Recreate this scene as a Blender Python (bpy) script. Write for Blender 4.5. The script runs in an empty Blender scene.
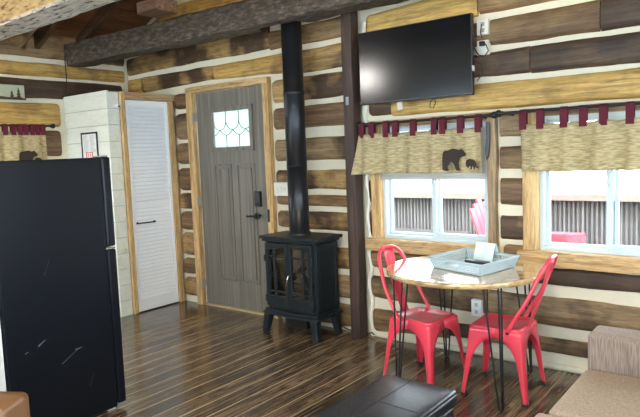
import bpy, math, random
from mathutils import Vector, Matrix, noise
random.seed(7)
PI = math.pi
COL = bpy.context.scene.collection

# ------------------------------------------------------------------ helpers
class MB:
    """collects shapes and links them as ONE mesh object"""
    def __init__(s): s.v = []; s.f = []; s.sm = []
    def add(s, vs, fs, smooth=False):
        n = len(s.v); s.v += [tuple(v) for v in vs]
        for f in fs: s.f.append(tuple(i + n for i in f)); s.sm.append(smooth)
    def box(s, x0, x1, y0, y1, z0, z1, rot=None, c=None):
        vs = [Vector((x, y, z)) for z in (z0, z1) for y in (y0, y1) for x in (x0, x1)]
        if rot is not None:
            c = Vector(c) if c is not None else Vector(((x0+x1)/2, (y0+y1)/2, (z0+z1)/2))
            vs = [rot @ (v - c) + c for v in vs]
        s.add(vs, [(0,2,3,1),(4,5,7,6),(0,1,5,4),(2,6,7,3),(0,4,6,2),(1,3,7,5)]); return s
    def tube(s, pts, r, n=8, closed=False, cap=True, smooth=True):
        pts = [Vector(p) for p in pts]; N = len(pts)
        rs = r if isinstance(r, (list, tuple)) else [r]*N
        T = []
        for i in range(N):
            a = pts[(i-1) % N] if (closed or i > 0) else pts[i]
            b = pts[(i+1) % N] if (closed or i < N-1) else pts[i]
            T.append((b-a).normalized())
        up = Vector((0,0,1)) if abs(T[0].z) < .9 else Vector((1,0,0))
        nrm = (up - T[0]*up.dot(T[0])).normalized()
        vs = []
        for i in range(N):
            nrm = (nrm - T[i]*nrm.dot(T[i])).normalized(); bi = T[i].cross(nrm)
            for k in range(n):
                a = 2*PI*k/n; vs.append(pts[i] + (nrm*math.cos(a) + bi*math.sin(a))*rs[i])
        fs = []
        for i in range(N if closed else N-1):
            j = (i+1) % N
            for k in range(n): fs.append((i*n+k, i*n+(k+1)%n, j*n+(k+1)%n, j*n+k))
        s.add(vs, fs, smooth)
        if cap and not closed:
            s.add(vs[:n], [tuple(reversed(range(n)))]); s.add(vs[-n:], [tuple(range(n))])
        return s
    def lathe(s, prof, c=(0,0,0), axis='z', n=32, smooth=True, caps=True):
        vs = []
        for r, h in prof:
            for k in range(n):
                a = 2*PI*k/n; p = (r*math.cos(a), r*math.sin(a), h)
                if axis == 'y': p = (p[0], p[2], p[1])
                if axis == 'x': p = (p[2], p[0], p[1])
                vs.append((p[0]+c[0], p[1]+c[1], p[2]+c[2]))
        m = len(prof)
        fs = [(i*n+k, i*n+(k+1)%n, (i+1)*n+(k+1)%n, (i+1)*n+k) for i in range(m-1) for k in range(n)]
        if axis == 'y': fs = [tuple(reversed(f)) for f in fs]
        s.add(vs, fs, smooth)
        if caps:
            s.add(vs[:n], [tuple(reversed(range(n)))]); s.add(vs[-n:], [tuple(range(n))])
        return s
    def prism(s, poly, a0, a1, axis='z'):
        """poly of 2D points extruded from a0 to a1 along axis"""
        n = len(poly)
        def P(u, w, a):
            return {'z': (u, w, a), 'y': (u, a, w), 'x': (a, u, w)}[axis]
        vs = [P(u, w, a0) for u, w in poly] + [P(u, w, a1) for u, w in poly]
        fs = [tuple(reversed(range(n))), tuple(range(n, 2*n))] + [(i, (i+1)%n, (i+1)%n+n, i+n) for i in range(n)]
        s.add(vs, fs); return s
    def grid(s, rows, smooth=True, thick=None):
        m = len(rows); n = len(rows[0]); vs = [p for r in rows for p in r]
        s.add(vs, [(i*n+k, i*n+k+1, (i+1)*n+k+1, (i+1)*n+k) for i in range(m-1) for k in range(n-1)], smooth); return s
    def build(s, name, mat, parent=None, bevel=0, seg=2, solid=0, sub=0, fix=True, local=False, soff=0, origin=None):
        import bmesh
        vs = s.v
        if parent is not None and not local:
            M = world_of(parent).inverted(); vs = [M @ Vector(v) for v in vs]
        off = None
        if parent is None:
            xs = [v[0] for v in vs]; ys = [v[1] for v in vs]; zs = [v[2] for v in vs]
            off = Vector(origin) if origin else Vector(((min(xs)+max(xs))/2, (min(ys)+max(ys))/2, min(zs)))
            vs = [Vector(v) - off for v in vs]
        me = bpy.data.meshes.new(name); me.from_pydata([tuple(v) for v in vs], [], s.f)
        for p, q in zip(me.polygons, s.sm): p.use_smooth = q
        if fix:
            bm = bmesh.new(); bm.from_mesh(me); bmesh.ops.recalc_face_normals(bm, faces=bm.faces); bm.to_mesh(me); bm.free()
        for m in (mat if isinstance(mat, list) else [mat]): me.materials.append(m)
        o = bpy.data.objects.new(name, me); COL.objects.link(o)
        if parent is not None: o.parent = parent
        if off is not None: o.location = off
        if solid:
            md = o.modifiers.new('s', 'SOLIDIFY'); md.thickness = solid; md.offset = soff
        if bevel:
            md = o.modifiers.new('b', 'BEVEL'); md.width = bevel; md.segments = seg; md.limit_method = 'ANGLE'; md.angle_limit = .6
            md.harden_normals = False
        if sub:
            md = o.modifiers.new('u', 'SUBSURF'); md.levels = sub; md.render_levels = sub
        return o

def world_of(o):
    M = o.matrix_basis.copy()
    return world_of(o.parent) @ M if o.parent else M
def tag(o, label, cat, group=None, kind=None):
    o['label'] = label; o['category'] = cat
    if group: o['group'] = group
    if kind: o['kind'] = kind
    return o
def thing(name, label, cat, loc=(0,0,0), rz=0, group=None):
    o = bpy.data.objects.new(name, None); COL.objects.link(o); o.empty_display_size = .05
    o.location = loc; o.rotation_euler = (0, 0, rz)
    return tag(o, label, cat, group)
def struct(o): o['kind'] = 'structure'; return o
def copy_tree(o, parent=None):
    c = o.copy(); COL.objects.link(c)
    if parent is not None: c.parent = parent
    for ch in list(o.children): copy_tree(ch, c)
    return c
def N3(x, y, z, s=1.0): return noise.noise(Vector((x*s, y*s, z*s)))
def lerp(a, b, t): return a + (b-a)*t

# ------------------------------------------------------------------ materials
def newmat(name):
    m = bpy.data.materials.new(name); m.use_nodes = True
    nt = m.node_tree; b = nt.nodes['Principled BSDF']; return m, nt, b
def plain(name, col, rough=.5, metal=0, coat=0, noise_amt=0, nscale=20, bump=0, spec=None, emis=None, es=0):
    m, nt, b = newmat(name)
    b.inputs['Base Color'].default_value = (*col, 1); b.inputs['Roughness'].default_value = rough
    b.inputs['Metallic'].default_value = metal; b.inputs['Coat Weight'].default_value = coat
    if spec is not None: b.inputs['Specular IOR Level'].default_value = spec
    if emis: b.inputs['Emission Color'].default_value = (*emis, 1); b.inputs['Emission Strength'].default_value = es
    tc = nt.nodes.new('ShaderNodeTexCoord'); nz = nt.nodes.new('ShaderNodeTexNoise'); nz.inputs['Scale'].default_value = nscale
    nz.inputs['Detail'].default_value = 4
    nt.links.new(tc.outputs['Object'], nz.inputs['Vector'])
    if noise_amt or not bump:
        a = noise_amt or .04
        mx = nt.nodes.new('ShaderNodeMix'); mx.data_type = 'RGBA'
        mx.inputs['A'].default_value = (*[c*(1-a) for c in col], 1); mx.inputs['B'].default_value = (*[min(1, c*(1+a)) for c in col], 1)
        nt.links.new(nz.outputs['Fac'], mx.inputs['Factor']); nt.links.new(mx.outputs['Result'], b.inputs['Base Color'])
    if bump:
        bp = nt.nodes.new('ShaderNodeBump'); bp.inputs['Strength'].default_value = bump; bp.inputs['Distance'].default_value = .01
        nt.links.new(nz.outputs['Fac'], bp.inputs['Height']); nt.links.new(bp.outputs['Normal'], b.inputs['Normal'])
    return m
def ramp(nt, src, stops):
    r = nt.nodes.new('ShaderNodeValToRGB'); e = r.color_ramp.elements
    while len(e) < len(stops): e.new(.5)
    for i, (p, c) in enumerate(stops): e[i].position = p; e[i].color = (*c, 1)
    nt.links.new(src, r.inputs['Fac']); return r.outputs['Color']
def wood(name, dark, mid, light, axis='x', grain=16, rough=.6, smudge=None, smudge_t=.5, knots=True, bump=.5, vary=.25, coat=0, stretch=.7, fine=.55):
    """fibrous wood running along axis, with knots and weathered patches"""
    m, nt, b = newmat(name); L = nt.links.new
    tc = nt.nodes.new('ShaderNodeTexCoord'); mp = nt.nodes.new('ShaderNodeMapping')
    sc = {'x': (stretch, grain, grain), 'y': (grain, stretch, grain), 'z': (grain, grain, stretch)}[axis]
    mp.inputs['Scale'].default_value = sc
    oi = nt.nodes.new('ShaderNodeObjectInfo'); ad = nt.nodes.new('ShaderNodeVectorMath'); ad.operation = 'MULTIPLY_ADD'
    L(oi.outputs['Random'], ad.inputs[0]); ad.inputs[1].default_value = (7, 5, 9); L(tc.outputs['Object'], ad.inputs[2])
    L(ad.outputs[0], mp.inputs['Vector'])
    n1 = nt.nodes.new('ShaderNodeTexNoise'); n1.inputs['Scale'].default_value = 1.6; n1.inputs['Detail'].default_value = 7; n1.inputs['Roughness'].default_value = .62; n1.inputs['Distortion'].default_value = .6
    L(mp.outputs[0], n1.inputs['Vector'])
    col = ramp(nt, n1.outputs['Fac'], [(.28, dark), (.5, mid), (.72, light)])
    n2 = nt.nodes.new('ShaderNodeTexNoise'); n2.inputs['Scale'].default_value = 3.2; n2.inputs['Detail'].default_value = 4
    L(ad.outputs[0], n2.inputs['Vector'])
    if smudge:
        r = nt.nodes.new('ShaderNodeMapRange'); r.inputs['From Min'].default_value = smudge_t - .07; r.inputs['From Max'].default_value = smudge_t + .07
        L(n2.outputs['Fac'], r.inputs['Value'])
        mx = nt.nodes.new('ShaderNodeMix'); mx.data_type = 'RGBA'; L(r.outputs[0], mx.inputs['Factor']); L(col, mx.inputs['A'])
        c2 = ramp(nt, n1.outputs['Fac'], [(.3, tuple(c*.5 for c in smudge)), (.7, smudge)]); L(c2, mx.inputs['B']); col = mx.outputs['Result']
    if knots:
        m3 = nt.nodes.new('ShaderNodeMapping'); m3.inputs['Scale'].default_value = tuple(v*(3.2 if v > 1 else 5) for v in sc); L(ad.outputs[0], m3.inputs['Vector'])
        n3 = nt.nodes.new('ShaderNodeTexNoise'); n3.inputs['Scale'].default_value = 1.5; n3.inputs['Detail'].default_value = 5; n3.inputs['Roughness'].default_value = .7; n3.inputs['Distortion'].default_value = 1.2
        L(m3.outputs[0], n3.inputs['Vector'])
        r3 = nt.nodes.new('ShaderNodeMapRange'); r3.inputs['From Min'].default_value = .36; r3.inputs['From Max'].default_value = .56; r3.inputs['To Min'].default_value = fine; r3.inputs['To Max'].default_value = 1.06
        L(n3.outputs['Fac'], r3.inputs['Value'])
        mx = nt.nodes.new('ShaderNodeMix'); mx.data_type = 'RGBA'; mx.blend_type = 'MULTIPLY'; mx.inputs['Factor'].default_value = 1
        L(col, mx.inputs['A']); L(r3.outputs[0], mx.inputs['B']); col = mx.outputs['Result']
        vo = nt.nodes.new('ShaderNodeTexVoronoi'); vo.inputs['Scale'].default_value = 2.3; L(ad.outputs[0], vo.inputs['Vector'])
        r = nt.nodes.new('ShaderNodeMapRange'); r.inputs['From Min'].default_value = .05; r.inputs['From Max'].default_value = .09
        r.inputs['To Min'].default_value = .3; r.inputs['To Max'].default_value = 1
        L(vo.outputs['Distance'], r.inputs['Value'])
        mx = nt.nodes.new('ShaderNodeMix'); mx.data_type = 'RGBA'; mx.blend_type = 'MULTIPLY'; mx.inputs['Factor'].default_value = 1
        L(col, mx.inputs['A']); L(r.outputs[0], mx.inputs['B']); col = mx.outputs['Result']
    hs = nt.nodes.new('ShaderNodeHueSaturation'); L(col, hs.inputs['Color'])
    mr = nt.nodes.new('ShaderNodeMapRange'); mr.inputs['To Min'].default_value = 1 - vary; mr.inputs['To Max'].default_value = 1 + vary
    L(oi.outputs['Random'], mr.inputs['Value']); L(mr.outputs[0], hs.inputs['Value'])
    L(hs.outputs[0], b.inputs['Base Color']); b.inputs['Roughness'].default_value = rough; b.inputs['Coat Weight'].default_value = coat
    bp = nt.nodes.new('ShaderNodeBump'); bp.inputs['Strength'].default_value = bump; bp.inputs['Distance'].default_value = .006
    L(n1.outputs['Fac'], bp.inputs['Height']); L(bp.outputs[0], b.inputs['Normal'])
    return m

GOLD = ((.27,.145,.035), (.52,.32,.085), (.68,.46,.155))
BROWN = ((.06,.032,.014), (.16,.088,.038), (.27,.165,.075))
DARK = ((.022,.013,.008), (.062,.036,.02), (.12,.075,.042))
TAN = ((.12,.075,.035), (.24,.155,.075), (.36,.25,.13))
LOG = {}
for ax in 'xy':
    LOG['g'+ax] = wood('log_gold_'+ax, *GOLD, axis=ax, smudge=(.36,.2,.07), smudge_t=.6, vary=.12)
    LOG['b'+ax] = wood('log_brown_'+ax, *BROWN, axis=ax, smudge=(.30,.19,.08), smudge_t=.57, vary=.2)
    LOG['d'+ax] = wood('log_dark_'+ax, *DARK, axis=ax, smudge=(.16,.09,.045), smudge_t=.6, vary=.2)
    LOG['t'+ax] = wood('log_tan_'+ax, *TAN, axis=ax, smudge=(.08,.045,.02), smudge_t=.56, vary=.2)
    LOG['m'+ax] = wood('log_mottled_'+ax, (.16,.085,.03), (.36,.22,.08), (.5,.34,.14), axis=ax, smudge=(.085,.045,.02), smudge_t=.48, vary=.12)
CHINK = plain('chinking', (.66,.615,.475), .95, noise_amt=.08, nscale=14, bump=.35)
PINE = wood('pine_trim', (.36,.2,.07), (.6,.39,.165), (.74,.52,.25), axis='z', grain=12, vary=.06, bump=.3)
PINEX = wood('pine_trim_level', (.33,.19,.075), (.55,.36,.16), (.68,.47,.23), axis='x', grain=12, vary=.06, bump=.3)
PINEY = wood('pine_trim_cross', (.3,.17,.075), (.5,.32,.16), (.62,.42,.23), axis='y', grain=12, vary=.06, bump=.3)
POST = wood('post_wood', (.016,.009,.007), (.05,.027,.02), (.10,.058,.042), axis='z', grain=10, vary=.05, knots=False)
BEAMD = wood('beam_dark', (.012,.009,.007), (.055,.043,.031), (.17,.145,.11), axis='x', grain=26, stretch=9.0, vary=.05, knots=False, bump=1.5)
ROOFB = wood('roof_boards', (.055,.02,.009), (.13,.05,.02), (.2,.085,.036), axis='y', grain=5, vary=.05, bump=.3)
RAFT = wood('rafter_wood', (.018,.009,.005), (.06,.03,.016), (.11,.06,.03), axis='x', grain=9, vary=.1)
BLACK = plain('black_plastic', (.012,.012,.013), .35)
BLACKM = plain('black_metal', (.014,.015,.017), .45, metal=.3)
CHROME = plain('chrome', (.6,.6,.62), .2, metal=1)
WHITE = plain('white_plastic', (.78,.79,.78), .4)
VINYL = plain('vinyl_frame', (.50,.58,.61), .4)
RED = plain('red_paint', (.76,.05,.085), .3, coat=.3)
RUBBER = plain('rubber', (.02,.02,.02), .8)
GLASSB = plain('burgundy_cloth', (.10,.008,.02), .9, noise_amt=.25, nscale=60)

def glass(name, tint=(1,1,1), refl=.5, rough=0.0):
    m = bpy.data.materials.new(name); m.use_nodes = True; nt = m.node_tree; nt.nodes.remove(nt.nodes['Principled BSDF'])
    out = nt.nodes['Material Output']; t = nt.nodes.new('ShaderNodeBsdfTransparent'); t.inputs[0].default_value = (*tint, 1)
    g = nt.nodes.new('ShaderNodeBsdfGlossy'); g.inputs['Roughness'].default_value = rough
    fr = nt.nodes.new('ShaderNodeFresnel'); fr.inputs[0].default_value = 1.45
    ml = nt.nodes.new('ShaderNodeMath'); ml.operation = 'MULTIPLY'; ml.inputs[1].default_value = refl*2
    nt.links.new(fr.outputs[0], ml.inputs[0])
    mx = nt.nodes.new('ShaderNodeMixShader'); nt.links.new(ml.outputs[0], mx.inputs[0])
    nt.links.new(t.outputs[0], mx.inputs[1]); nt.links.new(g.outputs[0], mx.inputs[2]); nt.links.new(mx.outputs[0], out.inputs[0])
    return m
GLASS = glass('window_glass', (.96,.99,1.0), .3)
STOVEGLASS = glass('stove_glass', (.85,.85,.85), .5, .03)

# floor boards
def floor_mat():
    m, nt, b = newmat('stained_floor_boards'); L = nt.links.new
    tc = nt.nodes.new('ShaderNodeTexCoord'); sx = nt.nodes.new('ShaderNodeSeparateXYZ'); L(tc.outputs['Object'], sx.inputs[0])
    def mth(op, a, c=None, d=None):
        n = nt.nodes.new('ShaderNodeMath'); n.operation = op
        for i, v in enumerate((a, c, d)):
            if v is None: continue
            if isinstance(v, (int, float)): n.inputs[i].default_value = v
            else: L(v, n.inputs[i])
        return n.outputs[0]
    W = .132
    u = mth('DIVIDE', sx.outputs['X'], W); fl = mth('FLOOR', u); fr = mth('FRACT', u)
    wn = nt.nodes.new('ShaderNodeTexWhiteNoise'); wn.noise_dimensions = '1D'; L(fl, wn.inputs['W'])
    cb = nt.nodes.new('ShaderNodeCombineXYZ'); L(mth('MULTIPLY', sx.outputs['X'], 17), cb.inputs[0])
    L(mth('ADD', mth('MULTIPLY', sx.outputs['Y'], .9), mth('MULTIPLY', wn.outputs['Value'], 30)), cb.inputs[1]); L(wn.outputs['Value'], cb.inputs[2])
    n1 = nt.nodes.new('ShaderNodeTexNoise'); n1.inputs['Scale'].default_value = 2.2; n1.inputs['Detail'].default_value = 6; n1.inputs['Roughness'].default_value = .65; n1.inputs['Distortion'].default_value = 1.6
    L(cb.outputs[0], n1.inputs['Vector'])
    col = ramp(nt, n1.outputs['Fac'], [(.33, (.016,.011,.007)), (.5, (.095,.065,.039)), (.67, (.27,.19,.11))])
    hs = nt.nodes.new('ShaderNodeHueSaturation'); L(col, hs.inputs['Color']); L(mth('ADD', mth('MULTIPLY', wn.outputs['Value'], .7), .65), hs.inputs['Value'])
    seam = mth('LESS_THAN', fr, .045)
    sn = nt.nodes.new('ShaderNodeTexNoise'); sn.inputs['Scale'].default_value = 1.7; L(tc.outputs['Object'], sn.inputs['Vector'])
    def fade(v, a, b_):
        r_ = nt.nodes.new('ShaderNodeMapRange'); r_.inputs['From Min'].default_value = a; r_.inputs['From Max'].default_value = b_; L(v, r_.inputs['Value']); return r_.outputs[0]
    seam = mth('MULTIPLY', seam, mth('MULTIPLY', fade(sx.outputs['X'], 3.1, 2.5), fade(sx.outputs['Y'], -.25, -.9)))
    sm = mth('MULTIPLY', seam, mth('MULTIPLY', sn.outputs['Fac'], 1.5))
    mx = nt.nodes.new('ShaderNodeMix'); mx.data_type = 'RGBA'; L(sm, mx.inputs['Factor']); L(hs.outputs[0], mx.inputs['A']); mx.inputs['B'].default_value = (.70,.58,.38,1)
    L(mx.outputs['Result'], b.inputs['Base Color'])
    L(mth('ADD', mth('MULTIPLY', n1.outputs['Fac'], .2), .13), b.inputs['Roughness']); b.inputs['Coat Weight'].default_value = .4; b.inputs['Coat Roughness'].default_value = .15
    bp = nt.nodes.new('ShaderNodeBump'); bp.inputs['Strength'].default_value = .35; bp.inputs['Distance'].default_value = .003
    L(mth('SUBTRACT', mth('MULTIPLY', n1.outputs['Fac'], .4), mth('LESS_THAN', fr, .06)), bp.inputs['Height']); L(bp.outputs[0], b.inputs['Normal'])
    return m
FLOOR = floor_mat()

def cloth(name, c1, c2, sx=(60,60,400), scale=1.0, rough=.95, bump=.4, tr=0):
    m, nt, b = newmat(name); L = nt.links.new
    tc = nt.nodes.new('ShaderNodeTexCoord'); mp = nt.nodes.new('ShaderNodeMapping'); mp.inputs['Scale'].default_value = sx
    L(tc.outputs['Object'], mp.inputs[0]); n = nt.nodes.new('ShaderNodeTexNoise'); n.inputs['Scale'].default_value = scale; n.inputs['Detail'].default_value = 3
    L(mp.outputs[0], n.inputs['Vector']); c = ramp(nt, n.outputs['Fac'], [(.35, c1), (.65, c2)])
    L(c, b.inputs['Base Color']); b.inputs['Roughness'].default_value = rough
    bp = nt.nodes.new('ShaderNodeBump'); bp.inputs['Strength'].default_value = bump; bp.inputs['Distance'].default_value = .002
    L(n.outputs['Fac'], bp.inputs['Height']); L(bp.outputs[0], b.inputs['Normal'])
    if tr:
        out = nt.nodes['Material Output']; t = nt.nodes.new('ShaderNodeBsdfTranslucent'); L(c, t.inputs[0])
        mx = nt.nodes.new('ShaderNodeMixShader'); mx.inputs[0].default_value = tr
        L(b.outputs[0], mx.inputs[1]); L(t.outputs[0], mx.inputs[2]); L(mx.outputs[0], out.inputs[0])
    return m
VAL = cloth('valance_cloth', (.36,.28,.135), (.64,.54,.32), sx=(22,22,150), tr=.25)
VALY = VAL
BEARC = plain('bear_applique', (.035,.022,.018), .95, noise_amt=.2, nscale=60)
SHADE = cloth('shade_cloth', (.50,.48,.44), (.62,.60,.56), sx=(3,3,60), tr=.3)
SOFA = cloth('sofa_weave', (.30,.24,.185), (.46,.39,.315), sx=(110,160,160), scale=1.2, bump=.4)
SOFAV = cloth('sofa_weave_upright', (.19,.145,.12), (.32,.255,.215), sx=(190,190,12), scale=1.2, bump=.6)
PIPING = plain('sofa_piping', (.52,.46,.38), .9)
LEATHER = plain('tan_leather', (.20,.105,.05), .36, noise_amt=.25, nscale=5)
NAVY = plain('dark_leather', (.016,.018,.028), .26, bump=.04, nscale=90, noise_amt=.1)
FRIDGE = plain('fridge_black', (.005,.007,.011), .33, spec=.22, bump=.03, nscale=160, noise_amt=.1)
STOVEM = plain('stove_metal', (.02,.027,.032), .33, metal=.35, noise_amt=.06)

# ------------------------------------------------------------------ room shell
EX = -1.06          # inner face of end wall
XR, YF = 6.3, -5.2  # right and front walls
def roof_z(x): return 2.64 + .45*(x - EX) if x < 2.6 else 2.64 + .45*(2.6 - EX) - .45*(x - 2.6)
PK = 2.6; PKZ = roof_z(2.6); ZR = roof_z(XR)

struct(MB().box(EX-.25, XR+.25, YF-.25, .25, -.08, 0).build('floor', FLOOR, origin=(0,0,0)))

def wall_x(name, y0, y1, openings, gable=True):
    """wall in a plane of constant Y with rectangular openings and a gable top"""
    m = MB(); H = 2.64
    xs = sorted({EX-.25, XR+.25, *[v for o in openings for v in o[:2]]})
    for a, b in zip(xs, xs[1:]):
        mid = (a+b)/2; cuts = sorted([(o[2], o[3]) for o in openings if o[0] < mid < o[1]])
        z = 0
        for c0, c1 in cuts:
            if c0 > z + .001: m.box(a, b, y0, y1, z, c0)
            z = c1
        m.box(a, b, y0, y1, z, H)
    m.prism([(EX-.25, H), (XR+.25, H), (XR+.25, ZR-.05), (PK, PKZ+.02), (EX-.25, H)][:4], y0, y1, 'y')
    return m
W1 = (2.075, 2.93, .778, 1.618); W2 = (3.25, 4.45, .765, 1.618)
DO = (0, .91, 0, 2.05)
wb = struct(wall_x('wall_back', 0, .13, [W1, W2, DO]).build('wall_back', CHINK, origin=(0,0,0)))
FW = (-.4, 2.2, .7, 2.2); FW2 = (2.9, 6.0, .1, 2.3)
wf = struct(wall_x('wall_front', YF-.2, YF, [FW, FW2]).build('wall_front', CHINK, origin=(0,YF,0)))
EW = (-2.6, -1.03, 1.0, 1.70)
m = MB(); 
m.box(EX-.22, EX, YF, EW[0], 0, 2.64); m.box(EX-.22, EX, EW[1], 0, 0, 2.64)
m.box(EX-.22, EX, EW[0], EW[1], 0, EW[2]); m.box(EX-.22, EX, EW[0], EW[1], EW[3], 2.64)
we = struct(m.build('wall_left', CHINK, origin=(EX,0,0)))
RW = (-4.6, -.9, .5, 2.2)
m = MB()
m.box(XR, XR+.2, YF, RW[0], 0, ZR); m.box(XR, XR+.2, RW[1], 0, 0, ZR); m.box(XR, XR+.2, RW[0], RW[1], 0, RW[2]); m.box(XR, XR+.2, RW[0], RW[1], RW[3], ZR)
wr = struct(m.build('wall_right', CHINK, origin=(XR,0,0)))
# roof deck of boards
m = MB()
def roof_board(xa, xb, g=.006):
    m.prism([(xa+g, roof_z(xa+g)+.0), (xb, roof_z(xb)), (xb, roof_z(xb)+.04), (xa+g, roof_z(xa+g)+.04)], YF-.2, .22, 'y')
x = EX-.25
while x < PK-.01: roof_board(x, min(x+.19, PK)); x += .19
x = PK
while x < XR+.25: roof_board(x, min(x+.19, XR+.25)); x += .19
m.prism([(EX-.25, roof_z(EX-.25)+.03), (PK, PKZ+.03), (XR+.25, roof_z(XR+.25)+.03), (XR+.25, roof_z(XR+.25)+.08), (PK, PKZ+.08), (EX-.25, roof_z(EX-.25)+.08)], YF-.2, .22, 'y')
struct(m.build('ceiling', ROOFB, origin=(0,0,2.6)))

# logs of the walls ------------------------------------------------
def log_seg(parent, col, a0, a1, z0a, z0b, z1a, z1b, axis='x', face=0.0, depth=.022, rl=False, rr=False, slope=False, seed=0):
    n = max(5, int(abs(a1-a0)/.045)); K = 9; rows = []
    L = abs(a1-a0); hh = ((z1a-z0a)+(z1b-z0b))/2
    rad = min(.032, hh*.45); z0a -= .009; z0b -= .009; z1a += .009; z1b += .009
    ts = sorted(set([i/n for i in range(n+1)] + ([v*rad/L for v in (.04,.12,.25,.42,.65,1)] if rl else []) + ([1-v*rad/L for v in (.04,.12,.25,.42,.65,1)] if rr else [])))
    if L < .5 and (rl or rr): ts = [t for t in ts if 0 <= t <= 1]
    for i in range(len(ts)):
        # finer near ends
        t = ts[i]
        a = lerp(a0, a1, t)
        zb = lerp(z0a, z0b, t) + .009*N3(a, seed, 1, 3.0) + .003*N3(a, seed, 5, 12)
        zt = lerp(z1a, z1b, t) + .009*N3(a, seed, 9, 3.0) + .003*N3(a, seed, 7, 12)
        if slope: zt = min(zt, roof_z(a) - .05)
        if zt < zb + .01: zt = zb + .01
        d = depth*(1 + .25*N3(a, seed, 3, 2))
        k = 1.0
        for rnd, dist in ((rl, t*L), (rr, (1-t)*L)):
            e = rad
            if rnd and dist < e:
                q = max(0.0, 1 - (1 - dist/e)**2)**.5
                k = min(k, q)
        ins = (1-k)*(rad*.9 if (rl or rr) else 0)
        zb += ins; zt -= ins; dd = d*(k if (rl or rr) else max(k, .0))
        row = []
        for j in range(K+1):
            s = -1 + 2*j/K; s = math.copysign(abs(s)**.8, s)
            z = (zb+zt)/2 + s*(zt-zb)/2
            pr = .016 + dd*(1 - abs(s)**4.5)**.6 if abs(s) < 1 else 0
            pr += .004*N3(a*6, z*14, seed, 1)*k if abs(s) < 1 else .010
            off = .012 - pr
            row.append((a, face + off, z) if axis == 'x' else (face - off, a, z))
        rows.append(row)
    mb = MB(); mb.grid(rows, True)
    for row in (rows[0], rows[-1]): mb.add(row, [tuple(range(len(row)))])
    return mb.build('log', LOG[col+axis], parent, fix=False)
S = [0]
def lx(col, x0, x1, z0, z1, rl=False, rr=False, z0b=None, z1b=None, slope=False, par=None, depth=.022, face=0.0):
    S[0] += 3.7
    log_seg(par or wb, col, x0, x1, z0, z0 if z0b is None else z0b, z1, z1 if z1b is None else z1b, 'x', face, depth, rl, rr, slope, S[0])
# TV / window wall
lx('b', 1.98, 6.25, 2.56, 2.80); lx('t', 1.98, 6.25, 2.86, 3.10); lx('b', 1.98, 5.2, 3.16, 3.40); lx('g', 1.98, 4.5, 3.46, 3.7)
lx('g', 1.975, 2.86, 2.21, 2.44, rl=True, z0b=2.31, z1b=2.50); lx('b', 2.87, 6.25, 2.312, 2.50)
lx('b', 1.98, 2.5, 2.06, 2.15, rl=True); lx('b', 2.5, 3.61, 2.115, 2.245, z0b=2.092, z1b=2.262); lx('d', 3.615, 6.25, 2.095, 2.26)
lx('d', 1.98, 3.20, 1.91, 2.03, rl=True, z0b=1.903, z1b=2.05); lx('d', 3.205, 6.25, 1.897, 2.052, z0b=1.86, z1b=2.02)
lx('b', 1.98, 2.18, 1.71, 1.835, rl=True); lx('g', 2.185, 6.25, 1.697, 1.85, z0b=1.685, z1b=1.835)
for a, b, c in ((1.505,1.645,'t'), (1.30,1.43,'b'), (1.062,1.228,'b'), (.835,.972,'m')):
    lx(c, 3.002, 3.152, a, b)
lx('b', 3.015, 3.15, .70, .785, rl=True)
for a, b, c in ((1.50,1.645,'d'), (1.27,1.45,'t'), (1.045,1.225,'m'), (.785,.985,'d')):
    lx(c, 1.955, 1.995, a, b, rl=True)
for a, b, c in ((1.505,1.645,'t'), (1.30,1.43,'b'), (1.062,1.228,'t'), (.835,.972,'b')): lx(c, 4.56, 6.25, a, b)
lx('b', 1.95, 3.1, .555, .672, rl=True, z1b=.66); lx('d', 3.1, 6.25, .555, .65)
lx('t', 1.95, 2.9, .318, .470, rl=True, z0b=.30); lx('t', 2.91, 6.25, .285, .462)
lx('b', 1.96, 2.6, .045, .212, rl=True, z0b=.09); lx('t', 2.61, 6.25, .112, .195)
# door wall, right of the door behind the stove
SR = [(.04,.21,'b'),(.275,.45,'t'),(.51,.67,'m'),(.82,.955,'m'),(1.015,1.09,'b'),(1.155,1.30,'m'),(1.39,1.56,'t'),(1.66,1.825,'b'),(1.885,2.06,'m')]
for a, b, c in SR: lx(c, 1.005, 1.84, a, b, rl=True)
lx('g', -1.03, -.80, 2.14, 2.28); lx('m', -.79, .30, 2.14, 2.285, z0b=2.165, z1b=2.275); lx('g', .30, 1.3, 2.165, 2.275, z0b=2.12, z1b=2.275); lx('m', 1.3, 1.84, 2.105, 2.275)
lx('m', -1.03, 1.0, 2.34, 2.50, z1b=2.58, z0b=2.345); lx('b', 1.0, 1.84, 2.335, 2.475)
lx('g', -.78, 2.2, 2.66, 2.92, slope=True, z0b=2.62, z1b=2.88); lx('b', -.3, 1.95, 2.97, 3.2, slope=True); lx('g', .3, 1.95, 3.27, 3.5, slope=True)
# between closet and door
for a, b, c in ((.07,.25,'m'),(.295,.445,'b'),(.485,.70,'m'),(.74,.905,'b'),(.95,1.095,'m'),(1.135,1.335,'b'),(1.395,1.58,'b'),(1.635,1.87,'t'),(1.925,2.065,'b')):
    lx(c, -.285, -.085, a, b, rl=True, depth=.045)
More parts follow.
